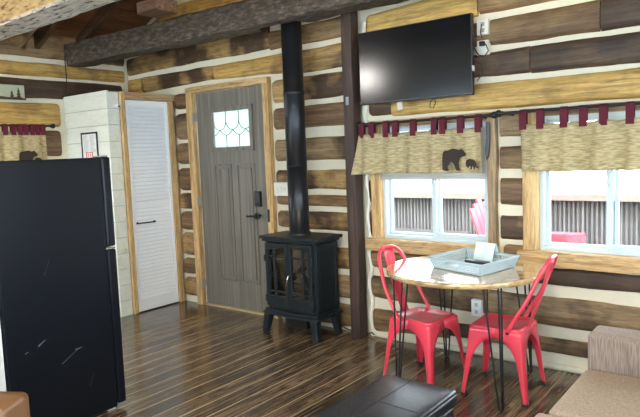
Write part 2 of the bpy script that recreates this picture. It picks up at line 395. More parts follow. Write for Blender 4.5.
# end wall
def ly(col, y0, y1, z0, z1, rl=False, rr=False, par=None, face=None, z0b=None, z1b=None):
    S[0] += 3.7
    log_seg(par or we, col, y0, y1, z0, z0 if z0b is None else z0b, z1, z1 if z1b is None else z1b, 'y', EX if face is None else face, .022, rl, rr, False, S[0])
ly('t', YF+.05, -.05, 2.435, 2.66); ly('g', YF+.05, -.06, 2.262, 2.372); ly('d', YF+.05, -.10, 2.06, 2.22)
ly('g', YF+.05, -.79, 1.80, 2.00, rr=True); ly('b', -1.0, -.80, 1.52, 1.75, rr=True)
for a, b, c in ((1.30,1.46,'t'),(1.06,1.24,'b'),(.82,.99,'g'),(.57,.75,'b'),(.32,.5,'t'),(.07,.25,'b')): ly(c, -1.0 if a > .9 else YF+.05, -.80, a, b)
# the two walls behind the camera, simple logs
for k in range(9):
    z = .05 + k*.285; c = 'gbtbgmdbt'[k]
    for a, b in ([(EX+.05, FW[0]-.05), (FW[1]+.05, FW2[0]-.05), (FW2[1]+.05, XR-.05)] if z < 2.3 else [(EX+.05, XR-.05)]):
        S[0] += 3.7
        log_seg(wf, c, a, b, z, z, z+.2, z+.2, 'x', YF, -.03, seed=S[0])
    for a, b in ([(YF+.05, RW[0]-.05), (RW[1]+.05, -.05)] if z+.2 > .5 and z < 2.2 else [(YF+.05, -.05)]):
        S[0] += 3.7
        log_seg(wr, c, a, b, z, z, z+.2, z+.2, 'y', XR, -.03, seed=S[0])

# closet box of painted shiplap --------------------------------------
SHIP = wood('painted_shiplap', (.66,.68,.59), (.72,.74,.65), (.77,.78,.69), axis='x', grain=6, vary=.01, bump=.06, rough=.5, fine=.95)
SHIPD = plain('shiplap_gap', (.34,.35,.29), .9)
CX, CY, CH = -.33, -.7456, 2.07
m = MB(); m.box(EX+.001, CX-.012, CY+.012, CY+.03, 0, CH-.01)
m.box(CX-.03, CX-.012, CY+.012, -.62, 0, CH-.01); m.box(CX-.03, CX-.012, -.06, -.003, 0, CH-.01); m.box(EX+.001, CX-.012, CY+.012, -.003, CH-.02, CH)
m.box(CX-.03, CX-.012, -.62, -.06, 2.03, CH-.01)
wc = struct(m.build('wall_closet', SHIPD, origin=(CX,CY,0)))
m = MB(); z = .0; bz = .1475
while z < CH-.01:
    t = min(z+bz-.004, CH); m.box(EX+.002, CX-.012, CY, CY+.012, z, t); m.box(CX-.012, CX, CY, -.622, z, t)
    z += bz
m.box(EX+.002, CX+.004, CY-.004, CY+.02, CH-.02, CH+.004)
m.build('shiplap_boards', SHIP, wc, bevel=.0015, seg=1)
def wavy_box(axis, a0, a1, u0, u1, d0, d1, amp, mat, name, parent, seed=0):
    """a trim timber running along axis ('z','x','y'); u = its width axis, d = its depth axis; live edges"""
    mb = MB(); n = max(4, int(abs(a1-a0)/.06)); rows = []
    for i in range(n+1):
        a = lerp(a0, a1, i/n); e0 = amp*N3(a, seed, .3, 3.5); e1 = amp*N3(a, seed, 5.3, 3.5)
        q = [(u0+e0, d0), (u1+e1, d0), (u1+e1, d1), (u0+e0, d1)]
        rows.append([{'zx': (u, d, a), 'zy': (d, u, a), 'xz': (a, d, u), 'yz': (d, a, u)}[axis] for u, d in q])
    vs = [p for r in rows for p in r]; fs = []
    for i in range(n):
        for k in range(4): fs.append((i*4+k, i*4+(k+1)%4, (i+1)*4+(k+1)%4, (i+1)*4+k))
    fs += [(0,1,2,3), (n*4+3, n*4+2, n*4+1, n*4)]
    mb.add(vs, fs); return mb.build(name, mat, parent, bevel=.006)
wavy_box('zy', 0, 2.068, -.622, -.575, CX+.002, CX+.034, .003, PINE, 'trim_board', wc, 1)
wavy_box('zy', 0, 2.0, -.098, -.03, CX+.002, CX+.034, .004, PINE, 'trim_board', wc, 2)
wavy_box('yz', -.575, -.012, 2.0, 2.066, CX+.002, CX+.034, .003, PINEY, 'trim_board', wc, 3)
# louvered closet door
LOUV = plain('white_louver', (.90,.93,.95), .4)
dr = struct(MB().box(CX-.006, CX+.022, -.573, -.543, .012, 1.995).box(CX-.006, CX+.022, -.13, -.10, .012, 1.995)
    .box(CX-.006, CX+.022, -.545, -.128, .012, .13).box(CX-.006, CX+.022, -.545, -.128, 1.95, 1.995).box(CX-.006, CX+.022, -.545, -.128, 1.02, 1.05)
    .box(CX-.010, CX-.007, -.55, -.12, .02, 1.99)
    .build('door_2', LOUV, bevel=.003, origin=(CX,-.34,0)))
m = MB(); z = .135
while z < 1.94:
    if not (1.0 < z < 1.05): m.box(CX-.011, CX+.029, -.543, -.13, z, z+.006, rot=Matrix.Rotation(math.radians(58), 3, 'Y'))
    z += .036
m.build('louver_slats', LOUV, dr)
m = MB(); m.tube([(CX+.022,-.525,.852),(CX+.05,-.52,.852),(CX+.05,-.34,.850),(CX+.022,-.335,.850)], .006)
m.lathe([(.011,0),(.011,.006)], (CX+.021,-.525,.852), 'x', 12); m.lathe([(.011,0),(.011,.006)], (CX+.021,-.335,.850), 'x', 12)
m.build('handle', BLACKM, dr)
# wooden door pegs on the closet strip
o = MB().lathe([(.018,0),(.022,.02),(.022,.05),(.018,.055)], (CX+.001,-.66,1.93), 'x', 16).build('coat_peg', WHITE)
tag(o, 'white round knob high on the shiplap beside the closet trim', 'knob', 'small white knobs on the shiplap corner')
MB().lathe([(.009,0),(.009,.006)], (CX+.054,-.66,1.93), 'x', 16).build('cap', BLACK, o)
o = MB().lathe([(.010,0),(.010,.02),(.02,.03),(.02,.04),(.012,.046)], (CX+.001,-.69,.62), 'x', 16).build('coat_peg', plain('knob_wood', (.6,.52,.4), .5))
tag(o, 'pale wooden knob low on the shiplap corner just right of the fridge', 'knob', 'small white knobs on the shiplap corner')

# entry door ---------------------------------------------------------
DOORW = wood('grey_door', (.105,.094,.075), (.17,.155,.128), (.24,.22,.185), axis='z', grain=22, vary=.0, knots=False, bump=.25, rough=.5, stretch=.5)
d1 = struct(bpy.data.objects.new('door_1', None)); COL.objects.link(d1); d1.location = (.455, 0, 0)
GX0, GX1, GZ0, GZ1 = .215, .718, 1.518, 1.868
m = MB()
# slab face with the light cut out and raised panels
m.box(-.003, GX0, .005, .048, .018, 2.056); m.box(GX1, .917, .005, .048, .018, 2.056); m.box(GX0, GX1, .005, .048, .018, GZ0); m.box(GX0, GX1, .005, .048, GZ1, 2.056)
m.build('door_slab', DOORW, d1)
m = MB()
for (a, b) in ((GX0-.03, GX0+.012), (GX1-.012, GX1+.03)): m.box(a, b, -.012, .01, GZ0-.03, GZ1+.03)
for (a, b) in ((GZ0-.03, GZ0+.012), (GZ1-.012, GZ1+.03)): m.box(GX0+.012, GX1-.012, -.012, .01, a, b)
m.build('light_frame', DOORW, d1, bevel=.004)
for (xa, xb) in ((.215, .445), (.515, .745)):
    m = MB(); z0, z1 = .27, 1.37; w = .014
    for (a, b, c, d) in ((xa, xb, z0, z0+w), (xa, xb, z1-w, z1), (xa, xa+w, z0, z1), (xb-w, xb, z0, z1)): m.box(a, b, -.006, .006, c, d)
    m.box(xa+.04, xb-.04, -.006, .006, z0+.04, z1-.04)
    m.build('door_panel', DOORW, d1, bevel=.004, seg=3)
fg = newmat('frosted_glass')[0]; b = fg.node_tree.nodes['Principled BSDF']
b.inputs['Base Color'].default_value = (.5,.6,.56,1); b.inputs['Roughness'].default_value = .25
_tr = fg.node_tree.nodes.new('ShaderNodeBsdfTranslucent'); _tr.inputs[0].default_value = (.30,.40,.37,1); _mx = fg.node_tree.nodes.new('ShaderNodeMixShader'); _mx.inputs[0].default_value = .75
_vo = fg.node_tree.nodes.new('ShaderNodeTexVoronoi'); _vo.inputs['Scale'].default_value = 70
_rc = ramp(fg.node_tree, _vo.outputs['Distance'], [(.1, (.34,.41,.38)), (.6, (.50,.56,.52))]); fg.node_tree.links.new(_rc, _tr.inputs[0])
fg.node_tree.links.new(b.outputs[0], _mx.inputs[1]); fg.node_tree.links.new(_tr.outputs[0], _mx.inputs[2]); fg.node_tree.links.new(_mx.outputs[0], fg.node_tree.nodes['Material Output'].inputs[0])
gp = MB().box(GX0+.01, GX1-.01, .022, .028, GZ0+.01, GZ1-.01).build('glass_pane', fg, d1)
# leaded pattern: pointed ovals
m = MB(); cw = (GX1-GX0)/3; zc = (GZ0+GZ1)/2; hz = (GZ1-GZ0)/2-.012
def bow(x0, x1, z0, z1, s):
    return [(lerp(x0, x1, .5-.5*math.cos(PI*t/10)) , .018, lerp(z0, z1, t/10)) for t in range(11)]
for k in (1, 2):
    xk = GX0 + k*cw
    m.tube([(xk, .018, GZ1-.012), (xk, .018, zc+.075)], .0032, 5)
    m.tube([(xk, .018, GZ0+.012), (xk, .018, zc-.055)], .0032, 5)
for k in range(0, 4):
    xk = GX0 + k*cw
    for q in (-1, 1):
        xe = xk + q*cw/2
        if not (GX0 < xe < GX1): continue
        m.tube([(lerp(xk, xe, (t/8)**1.6), .018, lerp(zc+.075, zc-.005, math.sin(t/8*PI/2)**.9)) for t in range(9)], .0032, 5)
        m.tube([(lerp(xk, xe, (t/8)**.6), .018, lerp(zc-.055, zc-.005, t/8) + .022*math.sin(PI*t/8)*0) for t in range(9)], .0032, 5)
m.build('leading', BLACKM, gp)
# casing
wavy_box('zx', 0, 2.06, -.088, -.004, -.05, .06, .008, PINE, 'door_casing', d1, 4)
wavy_box('zx', 0, 2.06, .916, .985, -.05, .06, .006, PINE, 'door_casing', d1, 5)
wavy_box('xz', -.088, .985, 2.052, 2.108, -.055, .06, .005, PINEX, 'door_casing', d1, 6)
MB().box(0, .91, -.02, .12, 0, .018).build('threshold', plain('threshold_wood', (.45,.34,.2), .5), d1)
m = MB()
for z in (.22, 1.02, 1.83): MB().box(-.010, .004, -.054, .004, z-.04, z+.04).build('hinge', plain('hinge_metal', (.35,.33,.28), .5), d1, bevel=.002)
kp = MB().box(.745, .812, -.03, .005, .985, 1.125).build('keypad_lock', BLACK, d1, bevel=.008)
MB().lathe([(.013,0),(.013,.008)], (.778,-.038,1.015), 'y', 16).build('thumb_turn', BLACKM, kp)
hd = MB().lathe([(.03,0),(.03,.012),(.012,.014),(.012,.05)], (.785,-.05,.905), 'y', 20).build('lever_handle', BLACKM, d1)
MB().tube([(.785,-.052,.905),(.74,-.056,.903),(.66,-.052,.900)], [.011,.009,.008], 8).build('lever', BLACKM, hd)
MB().box(.925, .945, -.056, -.05, .86, .97).build('strike_plate', BLACKM, d1, bevel=.001)

# windows of the back wall ------------------------------------------
def sliding_window(name, o, xm, xm2, right_front=True):
    x0, x1, z0, z1 = o; y0 = .0
    root = struct(bpy.data.objects.new(name, None)); COL.objects.link(root); root.location = ((x0+x1)/2, .05, z0)
    m = MB(); f = .026
    for (a, b, c, d) in ((x0, x0+f, z0, z1), (x1-f, x1, z0, z1), (x0+f, x1-f, z0, z0+f), (x0+f, x1-f, z1-f, z1)): m.box(a, b, .005, .10, c, d)
    m.build('window_frame', VINYL, root, bevel=.003)
    def sash(a, b, y, w):
        mm = MB(); c0, c1 = z0+f-.004, z1-f+.004
        for (p, q, r, s) in ((a, a+w, c0, c1), (b-w, b, c0, c1), (a+w, b-w, c0, c0+w), (a+w, b-w, c1-w, c1)): mm.box(p, q, y, y+.03, r, s)
        so = mm.build('sash', VINYL, root, bevel=.003)
        MB().box(a+w-.003, b-w+.003, y+.013, y+.017, c0+w-.003, c1-w+.003).build('glass_pane', GLASS, so)
        return so
    sash(x0+f-.003, xm2, .058, .022)
    s2 = sash(xm, x1-f+.003, .022, .034)
    MB().box(xm+.012, xm+.030, .012, .024, z0+.42, z0+.50).build('latch', VINYL, s2, bevel=.003)
    m = MB()
    for (a, b, c, d) in ((x0-.005, x0+.002, z0, z1), (x1-.002, x1+.005, z0, z1)): m.box(a, b, .0, .128, c, d)
    m.build('window_reveal', PINE, root)
    return root
w1 = sliding_window('window_1', W1, 2.475, 2.53); w2 = sliding_window('window_2', W2, 3.64, 3.70)
wavy_box('zx', .775, 1.66, 1.992, 2.078, -.04, .03, .006, PINE, 'window_casing', w1, 11)
wavy_box('zx', .775, 1.66, 2.925, 2.985, -.055, .03, .008, wood('casing_brown', (.14,.085,.04), (.3,.2,.1), (.45,.32,.18), axis='z', vary=0), 'window_casing', w1, 12)
wavy_box('xz', 1.94, 2.99, .683, .778, -.06, .03, .008, PINEX, 'window_sill', w1, 13)
wavy_box('xz', 1.99, 2.98, 1.614, 1.665, -.04, .03, .004, PINEX, 'window_casing', w1, 14)
wavy_box('zx', .765, 1.65, 3.155, 3.252, -.04, .03, .006, PINE, 'window_casing', w2, 15)
wavy_box('zx', .765, 1.65, 4.45, 4.54, -.04, .03, .006, PINE, 'window_casing', w2, 16)
wavy_box('xz', 3.12, 4.58, .672, .766, -.06, .03, .007, PINEX, 'window_sill', w2, 17)
wavy_box('xz', 3.15, 4.54, 1.614, 1.665, -.03, .03, .004, wood('head_casing', (.12,.07,.03), (.25,.155,.08), (.36,.25,.14), axis='x', vary=0), 'window_casing', w2, 18)
# end wall window; unseen windows behind the camera, enlarged for more daylight inside
def plain_window(name, box, axis, pos):
    root = struct(bpy.data.objects.new(name, None)); COL.objects.link(root)
    a0, a1, z0, z1 = box; f = .05; mm = MB(); g = MB()
    root.location = (pos, (a0+a1)/2, z0) if axis == 'y' else ((a0+a1)/2, pos, z0)
    for (a, b, c, d) in ((a0, a0+f, z0, z1), (a1-f, a1, z0, z1), (a0+f, a1-f, z0, z0+f), (a0+f, a1-f, z1-f, z1), ((a0+a1)/2-.03, (a0+a1)/2+.03, z0+f, z1-f)):
        if axis == 'y': mm.box(pos-.04, pos+.04, a, b, c, d)
        else: mm.box(a, b, pos-.04, pos+.04, c, d)
    fo = mm.build('window_frame', VINYL, root, bevel=.003)
    if axis == 'y': g.box(pos-.003, pos+.003, a0+f, a1-f, z0+f, z1-f)
    else: g.box(a0+f, a1-f, pos-.003, pos+.003, z0+f, z1-f)
    g.build('glass_pane', GLASS, fo)
plain_window('window_3', EW, 'y', EX-.08); plain_window('window_4', FW, 'x', YF-.1); plain_window('window_5', FW2, 'x', YF-.1); plain_window('window_6', RW, 'y', XR+.1)

# chinking ridge beside the post and baseboard strip of mortar
m = MB(); pts = [(1.952+.013*math.sin(z*2*PI/.262+1)+.008*N3(z, 2, 3, 4), -.012, z) for z in [i*.05 for i in range(0, 49)]]
m.tube(pts, .017, 8)
struct(m.build('trim_1', plain('chinking_ridge', (.78,.74,.62), .95, bump=.3, nscale=14)))
m = MB(); pts = [(x_, -.01, .018+.008*N3(x_, 2, 3, 3)) for x_ in [1.95+i*.1 for i in range(0, 43)]]
m.tube(pts, .022, 8); struct(m.build('trim_2', CHINK))

# ------------------------------------------------------------------ beams, rafters, post
def timber(name, P0, P1, w, h, mat, seed, n=40, amp=.012, notch=None):
    """hewn timber: P0,P1 = ends of the lower front edge; w = depth toward +Y, h = height"""
    P0, P1 = Vector(P0), Vector(P1); mb = MB(); rows = []
    for i in range(n+1):
        c = P0.lerp(P1, i/n); a = i/n*(P1-P0).length
        r = []
        ww = w
        if notch and notch[0] < c.x < notch[1]: ww = notch[2]
        base = [(.012,0),(ww*.5,-.002),(ww,0),(ww,h*.5),(ww,h),(ww*.5,h),(.012,h),(0,h*.93),(-.004,h*.5),(0,h*.07)]
        for k, (u, v) in enumerate(base):
            d1_ = amp*N3(a, k*1.7, seed, 2.6) + amp*.7*N3(a, k*2.3, seed+9, 9)
            d2_ = amp*N3(a, k*1.3, seed+4, 2.6) + amp*.7*N3(a, k*2.9, seed+7, 9)
            r.append((c.x, c.y+u+d1_, c.z+v+d2_))
        rows.append(r)
    K = 10; vs = [p for r in rows for p in r]; fs = []
    for i in range(n):
        for k in range(K): fs.append((i*K+k, i*K+(k+1)%K, (i+1)*K+(k+1)%K, (i+1)*K+k))
    fs += [tuple(range(K)), tuple(reversed(range(n*K, n*K+K)))]
    mb.add(vs, fs, False); return mb.build(name, mat)
o = timber('ceiling_beam', (EX+.05, -.715, 2.375), (6.2, -.06, 2.49), .19, .205, BEAMD, 3, n=130, notch=(1.22, 1.62, .10))
# seat the beam's front edge on the post line
tag(o, 'dark brown hewn ceiling beam resting on the dark post above the stove pipe', 'beam')
m, nt, b = newmat('beam_hewn_two_faced'); L = nt.links.new
ge = nt.nodes.new('ShaderNodeNewGeometry')
tc = nt.nodes.new('ShaderNodeTexCoord'); sp = nt.nodes.new('ShaderNodeSeparateXYZ'); L(tc.outputs['Object'], sp.inputs[0])
mp = nt.nodes.new('ShaderNodeMapping'); mp.inputs['Scale'].default_value = (6, 22, 22); L(tc.outputs['Object'], mp.inputs[0])
n1 = nt.nodes.new('ShaderNodeTexNoise'); n1.inputs['Scale'].default_value = 1.5; n1.inputs['Detail'].default_value = 5; n1.inputs['Distortion'].default_value = .8; L(mp.outputs[0], n1.inputs[0])
pale = ramp(nt, n1.outputs['Fac'], [(.36, (.07,.055,.045)), (.44, (.40,.36,.31)), (.6, (.60,.56,.49)), (.75, (.7,.66,.58))])
bark = ramp(nt, n1.outputs['Fac'], [(.34, (.09,.05,.02)), (.5, (.34,.22,.085)), (.7, (.52,.37,.17))])
r = nt.nodes.new('ShaderNodeMapRange'); r.inputs['From Min'].default_value = .012; r.inputs['From Max'].default_value = .03; L(sp.outputs['Z'], r.inputs['Value'])
mx = nt.nodes.new('ShaderNodeMix'); mx.data_type = 'RGBA'; L(r.outputs[0], mx.inputs['Factor']); L(pale, mx.inputs['A']); L(bark, mx.inputs['B'])
L(mx.outputs['Result'], b.inputs['Base Color']); b.inputs['Roughness'].default_value = .75
bp = nt.nodes.new('ShaderNodeBump'); bp.inputs['Strength'].default_value = .9; bp.inputs['Distance'].default_value = .012; L(n1.outputs['Fac'], bp.inputs['Height']); L(bp.outputs[0], b.inputs['Normal'])
BEAM2 = m
o = timber('ceiling_beam', (EX+.05, -1.83, 2.41), (6.2, -1.99, 2.41), .24, .24, BEAM2, 14, n=130, amp=.008)
tag(o, 'pale hewn ceiling beam with whitish underside, highest and nearest across the left corner', 'beam')
# rafters running up the slope
def rafter(y, w, h, label, round_=False, x1=PK, group=None):
    mb = MB()
    x0 = EX+.03
    if round_:
        pts = [(x_, y, roof_z(x_)-.02-h*.45) for x_ in [lerp(x0, x1, i/20) for i in range(21)]]
        mb.tube(pts, [h*.42*(1+.06*N3(i, 1, 2, .5)) for i in range(21)], 14)
        o = mb.build('rafter', LOG['tx'])
    else:
        mb.prism([(x0, roof_z(x0)-.004), (x0, roof_z(x0)-h), (x1, roof_z(x1)-h), (x1, roof_z(x1)-.004)], y-w/2, y+w/2, 'y')
        o = mb.build('rafter', RAFT, bevel=.006)
    tag(o, label, 'rafter', group)
rafter(-.56, .06, .11, 'dark brown rafter rising behind the inner end of the dark beam')
rafter(-.98, .05, .15, 'dark narrow rafter beside the brown round rafter above the corner window')
rafter(-1.16, .1, .17, 'brown round log rafter end meeting the wall above the corner window', True)
for k, y in enumerate((-2.1, -2.7, -3.3, -3.9, -4.5)):
    rafter(y, .06, .12, 'dark brown rafter over the kitchen side, nearer than the pale beam', group='rafters over the kitchen side')
o = MB().box(-.42, -.12, -.30, -.05, 2.815, 2.925).build('purlin_block', wood('block_wood', (.2,.12,.08), (.36,.24,.17), (.5,.36,.27), axis='x', vary=0), bevel=.008)
tag(o, 'reddish squared timber stub sticking out under the roof above the closet', 'timber')
# post
m = MB(); n = 24; rows = []
for i in range(n+1):
    z = lerp(.0, 2.60, i/n); e = .004*N3(z, 1, 1, 3)
    rows.append([(1.842+e, -.15, z), (1.932+e, -.15, z), (1.932+e, -.045, z), (1.842+e, -.045, z)])
vs = [p for r_ in rows for p in r_]; fs = [(i*4+k, i*4+(k+1)%4, (i+1)*4+(k+1)%4, (i+1)*4+k) for i in range(n) for k in range(4)] + [(0,1,2,3), (n*4+3,n*4+2,n*4+1,n*4)]
m.add(vs, fs); o = m.build('support_post', POST, bevel=.008)
tag(o, 'dark brown squared wooden post standing between stove and television', 'post')
MB().box(1.875, 1.90, -.162, -.152, 1.79, 1.85).build('wire_staple', plain('staple', (.3,.3,.32), .5), o, bevel=.003)

# ------------------------------------------------------------------ wood stove
st = thing('heating_stove', 'black freestanding stove with glass double doors on splayed legs', 'stove', (1.43, -.235, 0))
X0, X1, Y0, Y1 = 1.185, 1.685, -.385, -.085
m = MB()
m.box(X0, X0+.02, Y0+.02, Y1, .22, .755); m.box(X1-.02, X1, Y0+.02, Y1, .22, .755); m.box(X0, X1, Y1-.015, Y1, .22, .755)
m.box(X0, X1, Y0+.02, Y1, .205, .225); m.box(X0, X1, Y0+.02, Y1, .74, .757)
m.build('body', STOVEM, st, bevel=.004)
m = MB()
for (a, b, c, d) in ((Y0+.03, Y0+.07, .23, .745), (Y1-.04, Y1-.0, .23, .745), (Y0+.07, Y1-.04, .23, .275), (Y0+.07, Y1-.04, .695, .745)): m.box(X1-.002, X1+.008, a, b, c, d)
m.build('side_panel_frame', STOVEM, st, bevel=.003)
# top slab with moulded edge, front bowed
def bowed(x0, x1, y0, y1, bowd, n=16):
    return [(lerp(x0, x1, i/n), y0 - bowd*math.sin(PI*i/n)) for i in range(n+1)] + [(x1, y1), (x0, y1)]
MB().prism(bowed(1.145, 1.735, -.405, -.065, .0), .775, .80, 'z').prism(bowed(1.165, 1.71, -.395, -.075, 0), .755, .777, 'z').build('top_plate', STOVEM, st, bevel=.005, seg=3)
MB().prism(bowed(1.15, 1.72, -.40, -.075, .03), .165, .185, 'z').prism(bowed(1.165, 1.705, -.39, -.08, .03), .185, .207, 'z').build('base_plate', STOVEM, st, bevel=.005, seg=3)
# legs
def stove_leg(x, y, sx, sy):
    mb = MB(); rows = []
    for i in range(9):
        t = i/8; z = lerp(.166, 0, t); o_ = .014*t**1.5; w = lerp(.068, .046, t**.7)
        cx_ = x + sx*(o_ - w/2 + .04); cy_ = y + sy*(o_*.8 - w/2 + .04)
        rows.append([(cx_-w/2, cy_-w/2, z), (cx_+w/2, cy_-w/2, z), (cx_+w/2, cy_+w/2, z), (cx_-w/2, cy_+w/2, z)])
    vs = [p for r_ in rows for p in r_]; fs = [(i*4+k, i*4+(k+1)%4, (i+1)*4+(k+1)%4, (i+1)*4+k) for i in range(8) for k in range(4)] + [(0,1,2,3), (35,34,33,32)]
    mb.add(vs, fs); mb.build('leg', STOVEM, st, bevel=.006)
for sx, x_ in ((-1, 1.20), (1, 1.665)):
    for sy, y_ in ((-1, -.365), (1, -.135)): stove_leg(x_, y_, sx, sy)
MB().box(1.33, 1.52, -.30, -.14, .05, .13).build('ash_box', BLACKM, st, bevel=.005)
# doors
def stove_door(xa, xb, side):
    mb = MB(); y0, y1 = Y0-.012, Y0+.012; z0, z1 = .235, .742; f = .032
    mb.box(xa, xa+f, y0, y1, z0, z1); mb.box(xb-f, xb, y0, y1, z0, z1)
    mb.box(xa+f, xb-f, y0, y1, z0, z0+.085)
    # arched top rail
    n = 10; pl = [(xa+f, z1), (xb-f, z1)]
    xc = X1 if False else (X0+X1)/2; R = .6
    low = []
    for i in range(n+1):
        x_ = lerp(xb-f, xa+f, i/n); low.append((x_, z1 - .025 - ((x_-xc)**2)*.75))
    mb.prism(pl + low, y0, y1, 'y')
    do = mb.build('door', STOVEM, st, bevel=.003)
    g = MB()
    xi = lerp(xa, xb, .38 if side < 0 else .62)
    g.box(xi-.007, xi+.007, y0+.002, y1-.004, z0+.085, z1-.03); 
    zi = z1-.105; g.box(xa+f, xb-f, y0+.003, y1-.004, zi-.006, zi+.006)
    g.box(xa+f, xb-f, y0+.003, y1-.004, z0+.115, z0+.123)
    g.build('muntins', STOVEM, do)
    MB().box(xa+f-.004, xb-f+.004, Y0+.004, Y0+.008, z0+.08, z1-.02).build('glass_pane', STOVEGLASS, do)
    hx = xa-.004 if side < 0 else xb+.004
    for z in (z0+.06, z1-.12): MB().tube([(hx, y0-.002, z-.025), (hx, y0-.002, z+.025)], .008, 8).build('hinge', STOVEM, do)
    return do
xm = (X0+X1)/2
dl = stove_door(X0+.012, xm-.002, -1); dr_ = stove_door(xm+.002, X1-.012, 1)
MB().tube([(xm+.016, Y0-.014, .50), (xm+.016, Y0-.035, .49), (xm+.012, Y0-.04, .46), (xm-.004, Y0-.036, .42)], [.007,.007,.006,.005], 8).build('handle', CHROME, dr_)
m = MB(); 
for (a, b_, r_) in (((1.23,-.27,.33),(1.62,-.20,.35),.032), ((1.27,-.18,.35),(1.60,-.28,.40),.03), ((1.30,-.25,.40),(1.42,-.17,.53),.025), ((1.52,-.22,.40),(1.40,-.24,.50),.022)):
    A, B = Vector(a), Vector(b_); m.tube([A.lerp(B, i/6)+Vector((0,0,.006*math.sin(i*2))) for i in range(7)], r_, 10)
m.box(X0+.05, X1-.05, -.32, -.12, .226, .31)
m.build('fire_logs', plain('charred_logs', (.045,.035,.03), .9, noise_amt=.5, nscale=25, bump=.6), st)
MB().box(X0+.022, X1-.022, Y1-.025, Y1-.017, .226, .738).build('reflection_backing', wood('reflection_tan', (.35,.25,.14), (.6,.46,.28), (.7,.58,.4), axis='z', grain=6, vary=0), st)  # tan backing, its colour stands in for the reflection in the door glass
# pipe
R_ = .082; PXc, PYc = 1.405, -.2
pt = 2.345
o = MB().lathe([(R_+.012,.80),(R_+.012,.815),(R_,.82),(R_,1.34),(R_+.0025,1.342),(R_+.0025,1.35),(R_,1.352),(R_,1.90),(R_+.004,1.905),(R_+.004,1.93),(R_,1.935),(R_,3.62)], (PXc,PYc,0), 'z', 40).build('stove_pipe', plain('pipe_metal', (.017,.019,.022), .34, metal=.5))
tag(o, 'tall round black flue pipe rising from the stove top past the beam', 'flue pipe')

# ------------------------------------------------------------------ fridge
fr = thing('refrigerator', 'black top-freezer refrigerator seen from its scratched side', 'refrigerator', (1.12, -2.22, 0))
FX0, FX1, FY0, FY1 = .86, 1.468, -2.565, -1.965
MB().box(FX0, FX1, FY0, FY1, .02, 1.462).build('cabinet', FRIDGE, fr, bevel=.008)
fd = MB().box(FX0, FX1-.004, FY1+.006, FY1+.062, .955, 1.466).build('freezer_door', FRIDGE, fr, bevel=.012, seg=3)
MB().box(FX0+.03, FX0+.055, FY1+.062, FY1+.10, .98, 1.25).build('handle', BLACK, fd, bevel=.008)
fd = MB().box(FX0, FX1-.004, FY1+.006, FY1+.062, .03, .94).build('fridge_door', FRIDGE, fr, bevel=.012, seg=3)
MB().box(FX0+.03, FX0+.055, FY1+.062, FY1+.10, .62, .92).build('handle', BLACK, fd, bevel=.008)
MB().box(FX1-.06, FX1+.004, FY1-.01, FY1+.05, .943, .952).build('hinge', CHROME, fr, bevel=.001)
MB().box(FX1-.08, FX1-.01, FY1+.0, FY1+.05, 1.466, 1.474).build('hinge', CHROME, fr, bevel=.001)
for xa_ in (FX1-.1, FX0+.03):
    for ya_ in (FY1-.05, FY0+.02): MB().box(xa_, xa_+.07, ya_, ya_+.05, 0, .022).build('foot', WHITE, fr)
SCR = plain('scratch_grey', (.12,.13,.15), .6)
def scratch(y0, z0, y1, z1, w):
    m = MB(); m.add([(FX1+.0012, y0, z0-w), (FX1+.0012, y1, z1-w*.3), (FX1+.0012, y1, z1+w*.3), (FX1+.0012, y0, z0+w)], [(0,1,2,3)]); m.build('scratch', SCR, fr, fix=False)
scratch(-2.28, .37, -2.18, .43, .003); scratch(-2.20, .425, -2.16, .43, .006); scratch(-2.40, .50, -2.36, .525, .006); scratch(-2.47, .48, -2.45, .485, .004)
scratch(-2.13, .20, -2.10, .27, .002); scratch(-2.34, .86, -2.30, .95, .002)
# partition behind the fridge
kc = thing('kitchen_cabinet', 'white base cabinet, a sliver of it showing left of the refrigerator', 'cabinet', (1.1, -2.85, 0))
KW = plain('kitchen_white', (.75,.80,.81), .5)
MB().box(.80, 1.44, -3.14, -2.571, .10, .88).box(.84, 1.40, -3.14, -2.60, 0, .10).build('body', KW, kc, bevel=.003)
MB().box(.78, 1.475, -3.16, -2.571, .88, .915).build('worktop', plain('worktop_grey', (.30,.29,.27), .4, noise_amt=.2, nscale=40), kc, bevel=.004)
for ya_ in (-3.115, -2.835):
    kd = MB().box(1.44, 1.458, ya_, ya_+.262, .12, .86).box(1.458, 1.462, ya_, ya_+.045, .12, .86).box(1.458, 1.462, ya_+.217, ya_+.262, .12, .86).box(1.458, 1.462, ya_+.045, ya_+.217, .12, .17).box(1.458, 1.462, ya_+.045, ya_+.217, .81, .86).build('door', KW, kc, bevel=.002)
    MB().tube([(1.462, ya_+.13, .70), (1.48, ya_+.13, .70), (1.48, ya_+.13, .60), (1.462, ya_+.13, .60)], .005, 6).build('handle', BLACKM, kd)

